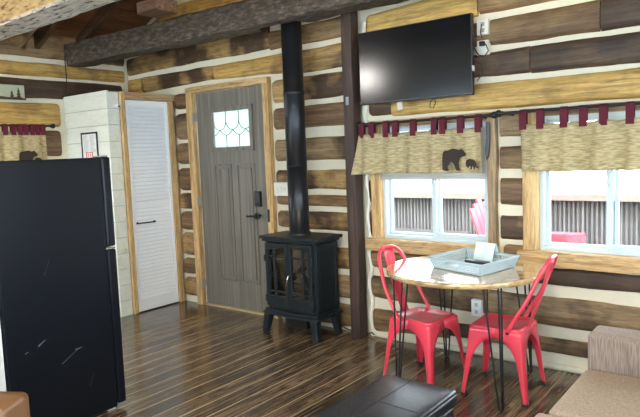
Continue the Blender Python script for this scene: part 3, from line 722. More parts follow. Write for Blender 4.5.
# tan leather armchair, only its corner is in view
ac = thing('leather_armchair', 'tan leather armchair whose arm corner shows below the refrigerator', 'armchair', (1.95, -3.28, 0))
def soft(name, x0, x1, y0, y1, z0, z1, mat, parent, bev=.05, puff=0.0, rot=None):
    mb = MB(); n = 8
    import itertools
    # subdivided box with gentle puff
    def P(u, v, w):
        x_ = lerp(x0, x1, u); y_ = lerp(y0, y1, v); z_ = lerp(z0, z1, w)
        z_ += puff*(w > .5)*math.sin(PI*u)*math.sin(PI*v)
        return (x_, y_, z_)
    for w in (0, 1): mb.grid([[P(i/n, j/n, w) for j in range(n+1)] for i in range(n+1)])
    for u in (0, 1): mb.grid([[P(u, j/n, k/4) for j in range(n+1)] for k in range(5)])
    for v in (0, 1): mb.grid([[P(i/n, v, k/4) for i in range(n+1)] for k in range(5)])
    o = mb.build(name, mat, parent, fix=False)
    import bmesh
    bm = bmesh.new(); bm.from_mesh(o.data); bmesh.ops.remove_doubles(bm, verts=bm.verts, dist=1e-5); bmesh.ops.recalc_face_normals(bm, faces=bm.faces)
    bm.to_mesh(o.data); bm.free()
    for p in o.data.polygons: p.use_smooth = True
    md = o.modifiers.new('b', 'BEVEL'); md.width = bev; md.segments = 5; md.limit_method = 'ANGLE'; md.angle_limit = .9
    return o
soft('arm', 1.63, 2.35, -3.06, -2.86, .06, .62, LEATHER, ac, .07, .012)
soft('arm', 1.63, 2.33, -3.72, -3.54, .06, .605, LEATHER, ac, .05, .01)
soft('seat_cushion', 1.78, 2.32, -3.54, -3.06, .28, .44, LEATHER, ac, .04, .02)
soft('backrest', 1.50, 1.75, -3.70, -2.89, .06, .60, LEATHER, ac, .05, .0)
soft('base', 1.66, 2.29, -3.60, -3.0, .05, .28, LEATHER, ac, .02)
for a in (1.70, 2.25):
    for b_ in (-3.66, -2.93): MB().box(a-.025, a+.025, b_-.025, b_+.025, 0, .06).build('foot', POST, ac)

_c = Vector((2.355, -2.865, 0)); _R = Matrix.Rotation(math.radians(33), 3, 'Z')
ac.location = _c + _R @ (Vector((1.95, -3.28, 0)) - _c); ac.rotation_euler = (0, 0, math.radians(33))
# ------------------------------------------------------------------ television
tv = thing('television', 'black flat television mounted high on the log wall', 'television', (2.44, -.12, 1.775))
TX0, TX1, TZ0, TZ1 = 2.0, 2.876, 1.778, 2.296
MB().box(TX0, TX1, -.152, -.118, TZ0, TZ1).box(TX0+.12, TX1-.12, -.118, -.085, TZ0+.03, TZ1-.15).build('housing', BLACK, tv, bevel=.004)
MB().box(TX0+.007, TX1-.007, -.1535, -.1515, TZ0+.014, TZ1-.007).build('screen', plain('screen', (.003,.004,.006), .17), tv)
MB().box(2.30, 2.58, -.085, -.044, 1.88, 2.12).build('wall_mount', BLACKM, tv)
MB().box(TX1-.0005, TX1+.0015, -.15, -.12, 1.93, 1.965).build('side_label', WHITE, tv)
MB().tube([(2.58,-.12,1.80),(2.60,-.13,1.75),(2.585,-.135,1.715),(2.56,-.135,1.722),(2.562,-.13,1.76),(2.60,-.12,1.80)], .0035, 6).build('cable_loop', BLACK, tv)
MB().box(2.305, 2.345, -.138, -.136, 1.722, 1.776, rot=Matrix.Rotation(math.radians(-8), 3, 'Y')).build('paper_tag', plain('tag_paper', (.62,.55,.52), .7), tv)
# outlets beside TV
PLATE = plain('plate_ivory', (.70,.68,.60), .4)
def plate(name, x0, x1, z0, z1, label, cat, mat=PLATE, y=-.052, group=None, depth=.052):
    o = MB().box(x0, x1, y, y+depth, z0, z1).build(name, mat, bevel=.003); tag(o, label, cat, group); return o
o = plate('power_outlet', 2.868, 2.945, 2.165, 2.262, 'ivory outlet plate above another, right beside the television edge', 'outlet')
MB().box(2.895, 2.92, -.055, -.051, 2.18, 2.205).box(2.895, 2.92, -.055, -.051, 2.22, 2.245).build('socket', plain('socket_dark', (.3,.29,.26), .5), o)
o = plate('power_outlet', 2.866, 2.943, 2.035, 2.13, 'ivory outlet plate with plug, lower one beside the television edge', 'outlet')
MB().box(2.895, 2.925, -.085, -.051, 2.09, 2.12).build('plug', BLACK, o, bevel=.004)
o = MB().tube([(2.91,-.085,2.105),(2.95,-.10,2.09),(2.965,-.10,2.05),(2.94,-.10,2.02),(2.90,-.10,2.03),(2.87,-.11,2.08)], .004, 6).tube([(2.905,-.06,2.23),(2.90,-.07,2.18),(2.908,-.06,2.14)], .004, 6).tube([(2.87,-.09,2.0),(2.905,-.075,1.97),(2.91,-.075,1.91),(2.88,-.085,1.87)], .004, 6).build('power_cable', BLACK)
tag(o, 'black looped power cables at the right edge of the television', 'cable')
o = plate('wall_outlet', 2.80, 2.872, .288, .40, 'white outlet plate low on the log wall between the two red chairs', 'outlet', WHITE, y=-.056, depth=.056)
MB().box(2.826, 2.848, -.059, -.054, .305, .33).build('socket', plain('socket_grey_low', (.45,.47,.5), .5), o)
MB().box(2.826, 2.848, -.059, -.054, .355, .38).build('socket', plain('socket_grey', (.45,.47,.5), .5), o)
o = plate('light_switch', 1.008, 1.165, 1.09, 1.205, 'ivory three-gang switch plate between the entry door and stove pipe', 'light switch', PLATE, y=-.05, depth=.05)
for k in range(3): MB().box(1.032+k*.046, 1.040+k*.046, -.058, -.05, 1.14, 1.16).build('toggle', WHITE, o)
# cords
o = MB().tube([(1.60,-.06,.06),(1.66,-.04,.045),(1.72,-.03,.02),(1.78,-.026,.012),(1.85,-.03,.010),(1.93,-.033,.014),(1.96,-.03,.03),(1.99,-.05,.022)], .006, 6).build('floor_cable', BLACK)
tag(o, 'black cord on the floor running from the stove behind the post', 'cord')
o = MB().tube([(EX+.055, -.725, 2.47),(EX+.057, -.73, 2.40),(EX+.05, -.722, 2.30),(EX+.055, -.728, 2.2),(EX+.05, -.755, 2.08)], .0045, 6).build('hanging_wire', BLACK)
tag(o, 'thin black wire hanging down the corner logs from the beam end', 'wire')

# ------------------------------------------------------------------ curtains
def rod(x0, x1, y, z, label, axis='x', finial=True):
    t = MB()
    P = (lambda a, dy=0, dz=0: (a, y+dy, z+dz)) if axis == 'x' else (lambda a, dy=0, dz=0: (y-dy, a, z+dz))
    t.tube([P(x0), P(x1)], .009, 12)
    o = t.build('curtain_rod', BLACKM); tag(o, label, 'curtain rod')
    for e, s in ((x0, -1), (x1, 1)):
        k = MB(); k.lathe([(.009,0),(.016,.006),(.010,.012),(.02,.02),(.024,.032),(.02,.045),(.006,.052)], (0,0,0), 'x', 14)
        k.v = [(v[0]*s, v[1], v[2]) for v in k.v]
        k.v = [((e+v[0], y+v[1], z+v[2]) if axis == 'x' else (y+v[1], e+v[0], z+v[2])) for v in k.v]
        k.build('finial', BLACKM, o)
    for e in (x0+.04, x1-.04):
        k = MB(); k.tube([P(e, 0, -.012), P(e, .045, -.012), P(e, -y-.04 if axis == 'x' else .05, -.012)], .006, 6)
        k.build('bracket', BLACKM, o)
    return o
def valance(x0, x1, y, zt, zb, tabs, label, axis='x', bear=None, seed=0, zrod=None, flip=1, spread=.0, flare=.0):
    n = int((x1-x0)/.012); K = 14; rows = []
    def off(a, t):
        f = .017*math.sin(a*34+seed) + .024*N3(a, seed, 0, 7) + .006*math.sin(a*71+seed*2)
        return f*(.35+.9*t) + flare*max(0, 1-(a-(x0-spread))/.16)*(.35+.65*t)
    for i in range(n+1):
        u = i/n; row = []
        for k in range(K+1):
            t = k/K; a = lerp(x0 - spread*t, x1, u)
            z = lerp(zt + .004*math.sin(a*40), zb + .006*N3(a, seed, 4, 5), t)
            d = off(a, t) + .012*t
            row.append((a, y-d, z) if axis == 'x' else (y+d, a, z))
        rows.append(row)
    root = MB().grid(rows).build('valance_curtain', VAL, fix=False, solid=.003); tag(root, label, 'curtain')
    tm = []
    for a in tabs:
        tb = MB(); w = .022
        prof = [(.013,zt-.03),(.015,zt+.0),(.014,zrod-.004),(.0,zrod+.013),(-.014,zrod-.004),(-.012,zt)]
        for (d0, z0), (d1_, z1) in zip(prof, prof[1:]):
            p = [(a-w, d0, z0), (a+w, d0, z0), (a+w, d1_, z1), (a-w, d1_, z1)]
            tb.add([(q[0], y-q[1]-.002, q[2]) if axis == 'x' else (y+q[1]+.002, q[0], q[2]) for q in p], [(0,1,2,3)])
        tb.build('tab', GLASSB, root, solid=.003)
    if bear:
        for (ba, bz, s, poly) in bear:
            bm_ = MB(); 
            def S_(a): 
                return off(a, .75) + .012*.8 + .010
            import bmesh
            from mathutils.geometry import tessellate_polygon
            pts = [(ba + px*s, bz + pz*s) for px, pz in poly]
            yy = min(-S_(a)-0 for a, _ in pts)
            d = max(S_(a) for a, _ in pts)
            P = [Vector((a, z, 0)) for a, z in pts]
            vs = [((a, y-d, z) if axis == 'x' else (y+d, a, z)) for a, z in pts]
            bm_.add(vs, [tuple(t) for t in tessellate_polygon([P])])
            bm_.build('bear_silhouette', BEARC, root, solid=.003, fix=False)
    return root
# outlines in units of body length, facing right: (x, z)
BEAR = [(0,.04),(.0,.30),(.01,.55),(.04,.72),(.12,.80),(.25,.80),(.38,.84),(.48,.86),(.6,.83),(.72,.80),(.80,.84),(.86,.82),(.92,.74),(1.0,.66),(1.01,.60),(.94,.54),(.86,.54),(.78,.50),(.72,.40),(.70,.25),(.72,.10),(.76,.03),(.76,0),(.60,0),(.57,.06),(.52,.20),(.46,.30),(.40,.34),(.34,.34),(.30,.26),(.24,.18),(.22,.10),(.27,.05),(.27,0),(.10,0),(.06,.03)]
CUB = [(0,.35),(0,.55),(.05,.72),(.18,.80),(.35,.82),(.55,.78),(.68,.70),(.78,.60),(.82,.45),(.86,.30),(.98,.22),(1.0,.12),(.88,.12),(.80,.20),(.76,.26),(.72,.05),(.62,0),(.60,.22),(.50,.26),(.46,.05),(.36,0),(.38,.26),(.28,.30),(.22,.18),(.12,.12),(.14,.26),(.02,.24)]
tabs1 = [1.972, 2.062, 2.183, 2.262, 2.407, 2.572, 2.635, 2.765, 2.89]
rod(1.955, 2.965, -.10, 1.64, 'black curtain rod nearest the dark post, carrying the bear valance')
valance(1.95, 2.905, -.095, 1.566, 1.272, tabs1, 'tan valance with appliqued dark bear and cub over the left wall window', bear=[(2.642, 1.288, .172, BEAR), (2.812, 1.292, .088, CUB)], seed=1.3, zrod=1.64, spread=.035, flare=.08)
tabs2 = [3.185, 3.29, 3.43, 3.54, 3.65, 3.79, 3.93, 4.06, 4.2, 4.34, 4.46]
rod(3.06, 4.62, -.10, 1.648, 'black curtain rod over the right window beside the sofa')
valance(3.165, 4.56, -.095, 1.566, 1.275, tabs2, 'tan valance hung by burgundy tabs over the right window', seed=4.1, zrod=1.648)
rod(-2.75, -.955, EX+.10, 1.79, 'black curtain rod on the end wall above the fridge', axis='y')
valance(-2.72, -1.0, EX+.105, 1.735, 1.40, [-1.03, -1.08, -1.13, -1.19, -1.24, -1.30, -1.37, -1.45, -1.6, -1.8, -2.0, -2.2, -2.4, -2.6], 'tan bear valance on the end wall, partly behind the fridge top', axis='y', seed=7.7, zrod=1.79,
        bear=[(-1.285, 1.42, .17, BEAR), (-1.14, 1.43, .085, CUB)])
# roller shade in the left window
o = MB().box(2.08, 2.925, -.015, -.011, 1.24, 1.57).build('window_shade', SHADE); tag(o, 'pale pulled-up window shade just below the bear valance', 'window shade')
MB().box(2.08, 2.925, -.02, -.005, 1.222, 1.245).build('bottom_bar', SHADE, o, bevel=.003)
# dark folded tie cord at right of valance
o = MB().prism([(2.932,1.60),(2.955,1.60),(2.957,1.48),(2.945,1.38),(2.928,1.35),(2.922,1.42),(2.93,1.5)], -.075, -.062, 'y').build('cord_bundle', BLACK, bevel=.004)
tag(o, 'dark bundled strap hanging between the two wall windows', 'strap')

# framed notice and sign
o = MB().box(-.775, -.765, CY-.014, CY-.002, 1.45, 1.715).box(-.52, -.51, CY-.014, CY-.002, 1.45, 1.715).box(-.765, -.52, CY-.014, CY-.002, 1.70, 1.715).box(-.765, -.52, CY-.014, CY-.002, 1.45, 1.462).build('framed_notice', BLACK, bevel=.001)
o.location.y -= 0; tag(o, 'black framed printed notice on the shiplap above the fridge', 'framed notice')
MB().box(-.766, -.519, CY-.006, CY-.003, 1.46, 1.702).build('paper', plain('paper', (.78,.78,.76), .6), o)
m = MB(); random.seed(3)
for r_ in range(17):
    z = 1.685 - r_*.0095
    for c0, c1 in ((-.745, -.65), (-.635, -.545)):
        L_ = random.uniform(.5, 1)*(c1-c0); m.box(c0, c0+L_, CY-.0075, CY-.006, z, z+.0035)
m.build('print', plain('print_grey', (.4,.4,.4), .8), o)
m = MB()
m.box(-.715, -.60, CY-.0075, CY-.006, 1.475, 1.482); m.box(-.715, -.60, CY-.0075, CY-.006, 1.525, 1.532); m.box(-.715, -.70, CY-.0075, CY-.006, 1.482, 1.525); m.box(-.615, -.60, CY-.0075, CY-.006, 1.482, 1.525)
m.box(-.685, -.672, CY-.0075, CY-.006, 1.49, 1.518); m.box(-.645, -.632, CY-.0075, CY-.006, 1.49, 1.518)
m.build('red_stamp', plain('print_red', (.6,.08,.08), .8), o)
pn = thing('picture_plaque', 'small framed tree picture on the dark end wall log', 'picture', (EX+.05, -1.32, 2.03))
PXw = EX+.048
MB().box(PXw, PXw+.012, -1.60, -1.145, 2.035, 2.155).build('plaque_board', plain('plaque_green', (.42,.44,.32), .7, noise_amt=.25, nscale=9), pn)
MB().box(PXw, PXw+.018, -1.61, -1.60, 2.025, 2.165).box(PXw, PXw+.018, -1.146, -1.138, 2.025, 2.165).box(PXw, PXw+.018, -1.6, -1.146, 2.025, 2.037).box(PXw, PXw+.018, -1.6, -1.146, 2.155, 2.163).build('frame', RAFT, pn)
m = MB()
def tri(y, z, w, h):
    m.prism([(y-w/2, z), (y+w/2, z), (y, z+h)], PXw+.0125, PXw+.0135, 'x')
for (y, h) in ((-1.20,.10), (-1.26,.07), (-1.42,.09), (-1.52,.06)):
    for k in range(3): tri(y, 2.04+h*k*.27, .05-.012*k, h*.42)
m.prism([(-1.6,2.037),(-1.15,2.037),(-1.18,2.05),(-1.3,2.045),(-1.42,2.06),(-1.6,2.05)], PXw+.0125, PXw+.0135, 'x')
m.build('painted_trees', plain('tree_paint', (.07,.06,.035), .8), pn)

# ------------------------------------------------------------------ round table
TC = (2.966, -.515); TZ = .72; TR = .469
tb = thing('round_table', 'round pine dining table on black hairpin legs by the windows', 'table', (*TC, 0))
TOP = wood('table_top', (.33,.19,.075), (.50,.33,.15), (.62,.44,.23), axis='x', grain=9, rough=.11, vary=0, bump=.03, coat=.8)
MB().lathe([(TR-.006,TZ-.032),(TR,TZ-.026),(TR,TZ-.006),(TR-.006,TZ)], (*TC, 0), 'z', 96).build('tabletop', TOP, tb)
def hairpin(tx, ty, fx, fy):
    mb = MB(); d = Vector((fx-TC[0], fy-TC[1], 0)).normalized(); s = Vector((-d.y, d.x, 0))
    zt = TZ-.034; T = Vector((tx, ty, zt)); F = Vector((fx, fy, .008))
    for (t0, f0) in ((T + s*.055, F + s*.012), (T - s*.055, F - s*.012), (T + d*.07, F + d*.012)):
        mb.tube([t0, f0], .0055, 8)
    loop = [F + s*.012, F + s*.007 - Vector((0,0,.002)) + d*.004, F + d*.012, F - s*.007 + d*.004, F - s*.012]
    mb.tube(loop, .0055, 8)
    mb.tube([T + s*.06, T + d*.08, T - s*.06], .004, 6)
    mb.box(T.x-.045, T.x+.045, T.y-.045, T.y+.045, zt-.002, zt+.002)
    mb.build('leg', BLACKM, tb)
hairpin(2.72, -.80, 2.675, -.83); hairpin(3.235, -.745, 3.30, -.80); hairpin(2.71, -.25, 2.66, -.155); hairpin(3.20, -.24, 3.24, -.17)

# tray
TRAYM = plain('tray_plastic', (.40,.51,.55), .45)
ty = thing('serving_tray', 'pale blue perforated plastic tray on the round table', 'tray', (3.0, -.48, TZ+.001))
A = [Vector((2.785,-.625,0)), Vector((3.178,-.755,0)), Vector((3.252,-.375,0)), Vector((2.862,-.245,0))]
cen = sum(A, Vector())/4
Bt = [cen + (a-cen)*.90 for a in A]
zb, zt = TZ+.003, TZ+.068
m = MB(); m.add([(v.x, v.y, zb) for v in Bt], [(0,1,2,3)]); m.build('tray_floor', TRAYM, ty, solid=.003, soff=1, fix=False)
for k in range(4):
    a, b_ = Bt[k], Bt[(k+1)%4]; c, d = A[k], A[(k+1)%4]; long = (b_-a).length
    m = MB(); nu = int(long/.0125); nv = 4
    def Pw(u, v):
        lo = a.lerp(b_, u); hi = c.lerp(d, u); q = lo.lerp(hi, v); return Vector((q.x, q.y, lerp(zb, zt, v)))
    # lattice wall: each cell is a rim around a hole
    v0, v1 = .16, .80
    m.add([Pw(0,0), Pw(1,0), Pw(1,v0), Pw(0,v0)], [(0,1,2,3)]); m.add([Pw(0,v1), Pw(1,v1), Pw(1,1), Pw(0,1)], [(0,1,2,3)])
    for i in range(nu):
        for j in range(nv):
            ua, ub = i/nu, (i+1)/nu; va, vb = lerp(v0, v1, j/nv), lerp(v0, v1, (j+1)/nv)
            um = (ua+ub)/2; hu = (ub-ua)*.30; vm = (va+vb)/2; hv = (vb-va)*.30
            hand = abs(um-.45) < .13 and j >= 2 and k in (0, 2)
            out = [Pw(ua,va), Pw(ub,va), Pw(ub,vb), Pw(ua,vb)]
            if hand: continue
            if i in (0, nu-1): m.add(out, [(0,1,2,3)]); continue
            inn = [Pw(um-hu,vm-hv), Pw(um+hu,vm-hv), Pw(um+hu,vm+hv), Pw(um-hu,vm+hv)]
            m.add(out+inn, [(0,1,5,4),(1,2,6,5),(2,3,7,6),(3,0,4,7)])
    m.build('tray_wall', TRAYM, ty, solid=.0022, fix=False)
m = MB(); m.tube([(v.x, v.y, zt) for v in A], .004, 8, closed=True); m.build('rim', TRAYM, ty)
# things in the tray
lf = thing('tabletop_card', 'blue and white printed card standing inside the tray', 'card', (3.03, -.32, TZ+.007))
card = plain('card_print', (.62,.76,.80), .35, noise_amt=.3, nscale=16)
RZ = Matrix.Rotation(math.radians(-14), 3, 'Z')
def rbox(mb, cx, cy, cz, w, d, h, tilt=0):
    R = RZ @ Matrix.Rotation(tilt, 3, 'X')
    mb.box(cx-w/2, cx+w/2, cy-d/2, cy+d/2, cz-h/2, cz+h/2, rot=R); return mb
rbox(MB(), 3.02, -.34, TZ+.068, .14, .004, .115, math.radians(-18)).build('front_leaf', card, lf)
rbox(MB(), 3.03, -.295, TZ+.068, .14, .004, .115, math.radians(18)).build('back_leaf', card, lf)
o = rbox(MB(), 3.0, -.40, TZ+.015, .16, .05, .018).build('remote_control', BLACK, bevel=.005); tag(o, 'black remote control lying in the tray before the card', 'remote control')

# ------------------------------------------------------------------ red metal chairs
SH = .438
def make_chair(label):
    t = thing('metal_chair', label, 'chair', (0,0,0), 0, 'red metal chairs at the round table')
    H0, FL = .157, .203
    # seat pan (rounded square, slightly dished) facing +x
    mb = MB(); rings = []
    def rsq(h, r, z, n=6):
        out = []
        for q in range(4):
            sx, sy = ((1,1),(-1,1),(-1,-1),(1,-1))[q]
            for k in range(n+1):
                a = PI/2*q + PI/2*k/n; out.append((sx*(h-r) + r*math.cos(a), sy*(h-r) + r*math.sin(a), z))
        return out
    prof = [(H0, .05, SH-.045), (H0+.003, .05, SH-.01), (H0-.002, .048, SH-.002), (H0-.012, .042, SH), (H0-.025, .035, SH-.001), (H0-.032, .03, SH-.007), (.06, .02, SH-.010), (.006, .004, SH-.011)]
    vs = []; n_ = 28
    for h, r, z in prof: vs += rsq(h, r, z)
    fs = [(i*n_+k, i*n_+(k+1)%n_, (i+1)*n_+(k+1)%n_, (i+1)*n_+k) for i in range(len(prof)-1) for k in range(n_)] + [tuple(range((len(prof)-1)*n_, len(prof)*n_))]
    mb.add(vs, fs, True); mb.build('seat', RED, t, local=True)
    for sx in (1, -1):
        for sy in (1, -1):
            mb = MB(); rows = []; N_ = 18
            zt, zl, za = SH-.012, .20, SH-.062
            for i in range(N_+1):
                z = lerp(zt, .012, (i/N_))
                h = H0 + .001 + (FL-H0)*(1-z/zt)
                wl = .024 + .03*(z/zt)
                if z >= za: w = h
                elif z > zl:
                    u = (z-zl)/(za-zl); w = h - (h-wl)*math.sqrt(max(0, 1-u**2.4))
                else: w = wl
                r = .016
                pr = [(h-w, h), (h-w*.5-r*.5, h)] + [(h-r+r*math.sin(a), h-r+r*math.cos(a)) for a in (0, PI/8, PI/4, 3*PI/8, PI/2)] + [(h, h-w*.5-r*.5), (h, h-w)]
                rows.append([(sx*p, sy*q, z) for p, q in pr])
            mb.grid(rows, True); lg = mb.build('leg', RED, t, local=True, solid=.004, fix=False)
            h = FL; k = MB(); k.box(min(sx*(h-.034), sx*(h+.002)), max(sx*(h-.034), sx*(h+.002)), min(sy*(h-.034), sy*(h+.002)), max(sy*(h-.034), sy*(h+.002)), 0, .016)
            k.build('foot_cap', RUBBER, lg, local=True, bevel=.003)
    # hoop back
    base = [(-.075, .160, SH-.03), (-.085, .166, SH), (-.125, .163, SH+.07)]
    def mirror(ps): return [(x_, -y_, z_) for x_, y_, z_ in reversed(ps)]
    up = base + [(-.19, .156, SH+.18), (-.238, .138, SH+.29), (-.268, .12, SH+.355), (-.285, .096, SH+.392), (-.295, .066, SH+.413), (-.301, .033, SH+.42)]
    full = up + [(-.302, 0, SH+.421)] + mirror(up)
    # resample smoothly
    P = [Vector(p) for p in full]; out = []
    for i in range(len(P)-1):
        p0, p1, p2, p3 = P[max(i-1,0)], P[i], P[i+1], P[min(i+2, len(P)-1)]
        for k in range(5):
            u = k/5; out.append(.5*((2*p1) + (-p0+p2)*u + (2*p0-5*p1+4*p2-p3)*u*u + (-p0+3*p1-3*p2+p3)*u**3))
    out.append(P[-1])
    MB().tube(out, .0125, 10).build('back_hoop', RED, t, local=True)
    # central splat
    rows = []
    for i in range(15):
        u = i/14; z = lerp(SH-.01, SH+.408, u); x_ = lerp(-.155, -.296, u) - .01*math.sin(PI*u); w = .036 + .014*u
        rows.append([(x_ + (.006 if abs(s) == 1 else 0) - (.004 if abs(s) < .5 else 0), s*w, z) for s in (-1, -.85, -.4, 0, .4, .85, 1)])
    MB().grid(rows).build('back_splat', RED, t, local=True, solid=.004, fix=False)
    # bracket bolts
    for s in (1, -1): MB().lathe([(.008,0),(.008,.006)], (-.078, s*.170, SH-.02), 'y', 10).build('bolt', BLACKM, t, local=True)
    return t
c1 = make_chair('red metal chair with hoop back at the table side nearest the stove')
c1.scale = (.95,.95,.95); c1.location = (2.73, -.60, 0); c1.rotation_euler = (0, 0, math.radians(-9))
c2 = copy_tree(c1); c2['label'] = 'red metal chair at the table side nearest the tan sofa'
c2.location = (3.20, -.50, 0); c2.rotation_euler = (0, 0, math.radians(183))

# ------------------------------------------------------------------ ottoman
ot = thing('leather_ottoman', 'dark stitched leather ottoman beside the chairs in front', 'ottoman', (3.23, -1.93, 0))
OX0, OX1, OY0, OY1 = 3.062, 3.425, -2.35, -1.58
soft('lid', OX0, OX1, OY0, OY1, .345, .42, NAVY, ot, .02, .006)
soft('body', OX0+.012, OX1-.012, OY0+.012, OY1-.012, .05, .343, NAVY, ot, .015)
m = MB(); xs_ = 3.213; zz = .4215
def onlid(x_, y_):
    u = (x_-OX0)/(OX1-OX0); v = (y_-OY0)/(OY1-OY0); return .42 + .006*math.sin(PI*u)*math.sin(PI*v) + .0002
def seam(x0, y0, x1, y1):
    m.tube([(lerp(x0, x1, i/20), lerp(y0, y1, i/20), onlid(lerp(x0, x1, i/20), lerp(y0, y1, i/20))) for i in range(21)], .0016, 5)
seam(xs_, OY0+.02, xs_, OY1-.02); seam(OX0+.02, -1.885, OX1-.02, -1.885); seam(OX0+.02, -2.14, OX1-.02, -2.14)
m.build('top_seams', plain('seam_thread', (.02,.02,.025), .8), ot)
m = MB(); m.tube([(OX0+.006, OY1-.006, .41), (OX1-.006, OY1-.006, .41), (OX1-.006, OY0+.006, .41), (OX0+.006, OY0+.006, .41)], .003, 6, closed=True)
m.build('edge_welt', NAVY, ot)
for a in (OX0+.05, OX1-.05):
    for b_ in (OY0+.05, OY1-.05): MB().lathe([(.014,0),(.02,.05)], (a, b_, 0), 'z', 14).build('leg', POST, ot)

# ------------------------------------------------------------------ sofa
sf = thing('fabric_sofa', 'tan woven fabric sofa with pale piping near the right window', 'sofa', (4.2, -1.7, 0))
soft('arm', 3.80, 4.75, -1.035, -.86, .05, .578, SOFAV, sf, .035, .004)
soft('base', 3.84, 4.70, -3.0, -1.06, .05, .27, SOFAV, sf, .02)
def cushion(y0, y1, x0=3.79, zt=.42):
    c = soft('seat_cushion', x0, 4.45, y0, y1, .27, zt, SOFA, sf, .025, .012)
    pm = MB(); z = zt-.012
    r = .02; L_ = [(x0+.012, y0+.012, z), (x0+.012, y1-.012, z), (4.44, y1-.012, z), (4.44, y0+.012, z)]
    pts = []
    for i in range(4):
        a, b_ = Vector(L_[i]), Vector(L_[(i+1)%4])
        for k in range(12): pts.append(a.lerp(b_, k/12) + Vector((0,0,.004*math.sin(PI*k/12))))
    pm.tube(pts, .0045, 6, closed=True); pm.build('piping', PIPING, c)
cushion(-1.585, -1.04, 3.795); cushion(-2.28, -1.607, 3.765, .42); cushion(-2.96, -2.315, 3.77)
soft('backrest', 4.46, 4.74, -3.0, -1.05, .27, .84, SOFAV, sf, .05, .0)
soft('arm', 3.83, 4.75, -3.2, -3.0, .05, .61, SOFAV, sf, .035, .004)
for a in (3.9, 4.65):
    for b_ in (-3.12, -.93): MB().box(a-.025, a+.025, b_-.025, b_+.025, 0, .05).build('leg', POST, sf)

# ------------------------------------------------------------------ outside
DECK = plain('snowy_ground', (.80,.80,.80), .9, noise_amt=.05, nscale=2)
struct(MB().box(-14, 20, .35, 30, -.30, -.22).build('ground', DECK))
struct(MB().box(-14, 20, -22, -5.6, -.30, -.22).box(-14, -1.5, -5.6, .35, -.30, -.22).box(6.7, 20, -5.6, .35, -.30, -.22).build('ground', DECK))
CORR = wood('weathered_slats', (.06,.055,.06), (.15,.14,.148), (.27,.255,.262), axis='z', grain=30, vary=.0, knots=False, rough=.6, bump=.2)
fc = thing('corrugated_fence', 'grey vertical corrugated fence panel behind the windows under a pale rail', 'fence', (2.4, 1.85, -.22))
YFc = 1.85
m = MB(); rows = []
pitch = .040; N_ = int(5.6/pitch*8)
row0, row1 = [], []
for i in range(N_+1):
    x_ = .3 + 5.6*i/N_; s_ = math.sin(2*PI*x_/pitch); y_ = YFc + .013*math.copysign(min(1, abs(s_)*1.6), s_)
    row0.append((x_, y_, -.1)); row1.append((x_, y_, .93))
m.grid([row0, row1], True); m.build('fence_panel', CORR, fc, fix=False, solid=.003)
MB().box(.25, 6.0, YFc-.07, YFc+.06, .925, .985).build('top_rail', plain('rail_wood', (.26,.235,.21), .8, noise_amt=.2, nscale=12), fc, bevel=.004)
MB().box(.25, 1.95, YFc-.05, YFc-.015, .55, .59).box(.25, 1.95, YFc-.05, YFc-.015, .43, .455).build('lower_rail', plain('rail_dark', (.16,.15,.15), .8), fc)
for x_ in (.3, 2.05, 3.9, 5.85): MB().box(x_-.045, x_+.045, YFc+.015, YFc+.10, -.22, .925).build('fence_post', plain('fence_post_wood', (.3,.27,.25), .8), fc)
PLR = plain('red_resin', (.78,.07,.10), .45)
def deck_chair(label, loc, rz):
    t = thing('outdoor_chair', label, 'chair', loc, rz)
    # faces +x; slatted fan back
    for k in range(5):
        y = -.2 + k*.1
        mb = MB(); mb.prism([(y-.047, 0), (y+.047, 0), (y+.05+.01*(k-2), .68-.03*abs(k-2)), (y-.05+.01*(k-2), .68-.03*abs(k-2))], -.009, .009, 'x')
        R = Matrix.Rotation(math.radians(-18), 3, 'Y'); mb.v = [tuple(R @ Vector(v) + Vector((-.16, 0, .36))) for v in mb.v]
        mb.build('back_slat', PLR, t, local=True, bevel=.004)
    for k in range(5): MB().box(-.16+k*.1, -.07+k*.1, -.25, .25, .335+.012*k, .355+.012*k).build('seat_slat', PLR, t, local=True, bevel=.004)
    for s in (-1, 1):
        MB().box(-.22, .43, s*.31-.06, s*.31+.06, .60, .70).build('armrest', PLR, t, local=True, bevel=.006)
        MB().box(.27, .33, s*.27-.02, s*.27+.02, 0, .60).build('leg', PLR, t, local=True, bevel=.004)
        mb = MB(); mb.prism([(-.42,0),(-.34,0),(.33,.33),(.33,.41),(.25,.41)], s*.27-.018, s*.27+.018, 'y'); mb.build('leg', PLR, t, local=True, bevel=.004)
        MB().box(-.24, -.19, s*.29-.02, s*.29+.02, .15, .60).build('arm_support', PLR, t, local=True, bevel=.004)
    return t
struct(MB().box(-.5, 6.6, .4, 1.78, -.12, -.02).build('trim_3', plain('deck_boards', (.42,.40,.38), .8, noise_amt=.2)))
deck_chair('red slatted outdoor chair standing on the deck behind both windows', (2.74, 1.1, -.02), math.radians(4))
# pale trees and shed far away
m = MB()
shed = thing('garden_shed', 'pale shed far beyond the fence seen in the right window', 'shed', (4.2, 13, -.22))
MB().box(1.2, 5.4, 12, 15, -.22, 1.9).build('wall', plain('pale_siding', (.62,.68,.66), .8), shed)
MB().prism([(1.0,1.9),(5.6,1.9),(3.3,3.1)], 11.8, 15.2, 'y').build('roof', plain('snow_roof', (.8,.82,.84), .8), shed)
tr = thing('spruce_tree', 'pale blue-green spruce far beyond the fence', 'tree', (-2.4, 13, -.22))
MB().lathe([(.1,-.22),(.08,1.0)], (-2.4,13,0), 'z', 10).build('trunk', POST, tr)
m = MB()
for k in range(6): m.lathe([(.9-.13*k,.15+.36*k),(.45-.06*k,.45+.36*k),(.06,.75+.36*k)], (-2.4,13,0), 'z', 18)
m.build('foliage', plain('frosted_needles', (.35,.55,.50), .9, noise_amt=.3, nscale=6, bump=.5), tr)

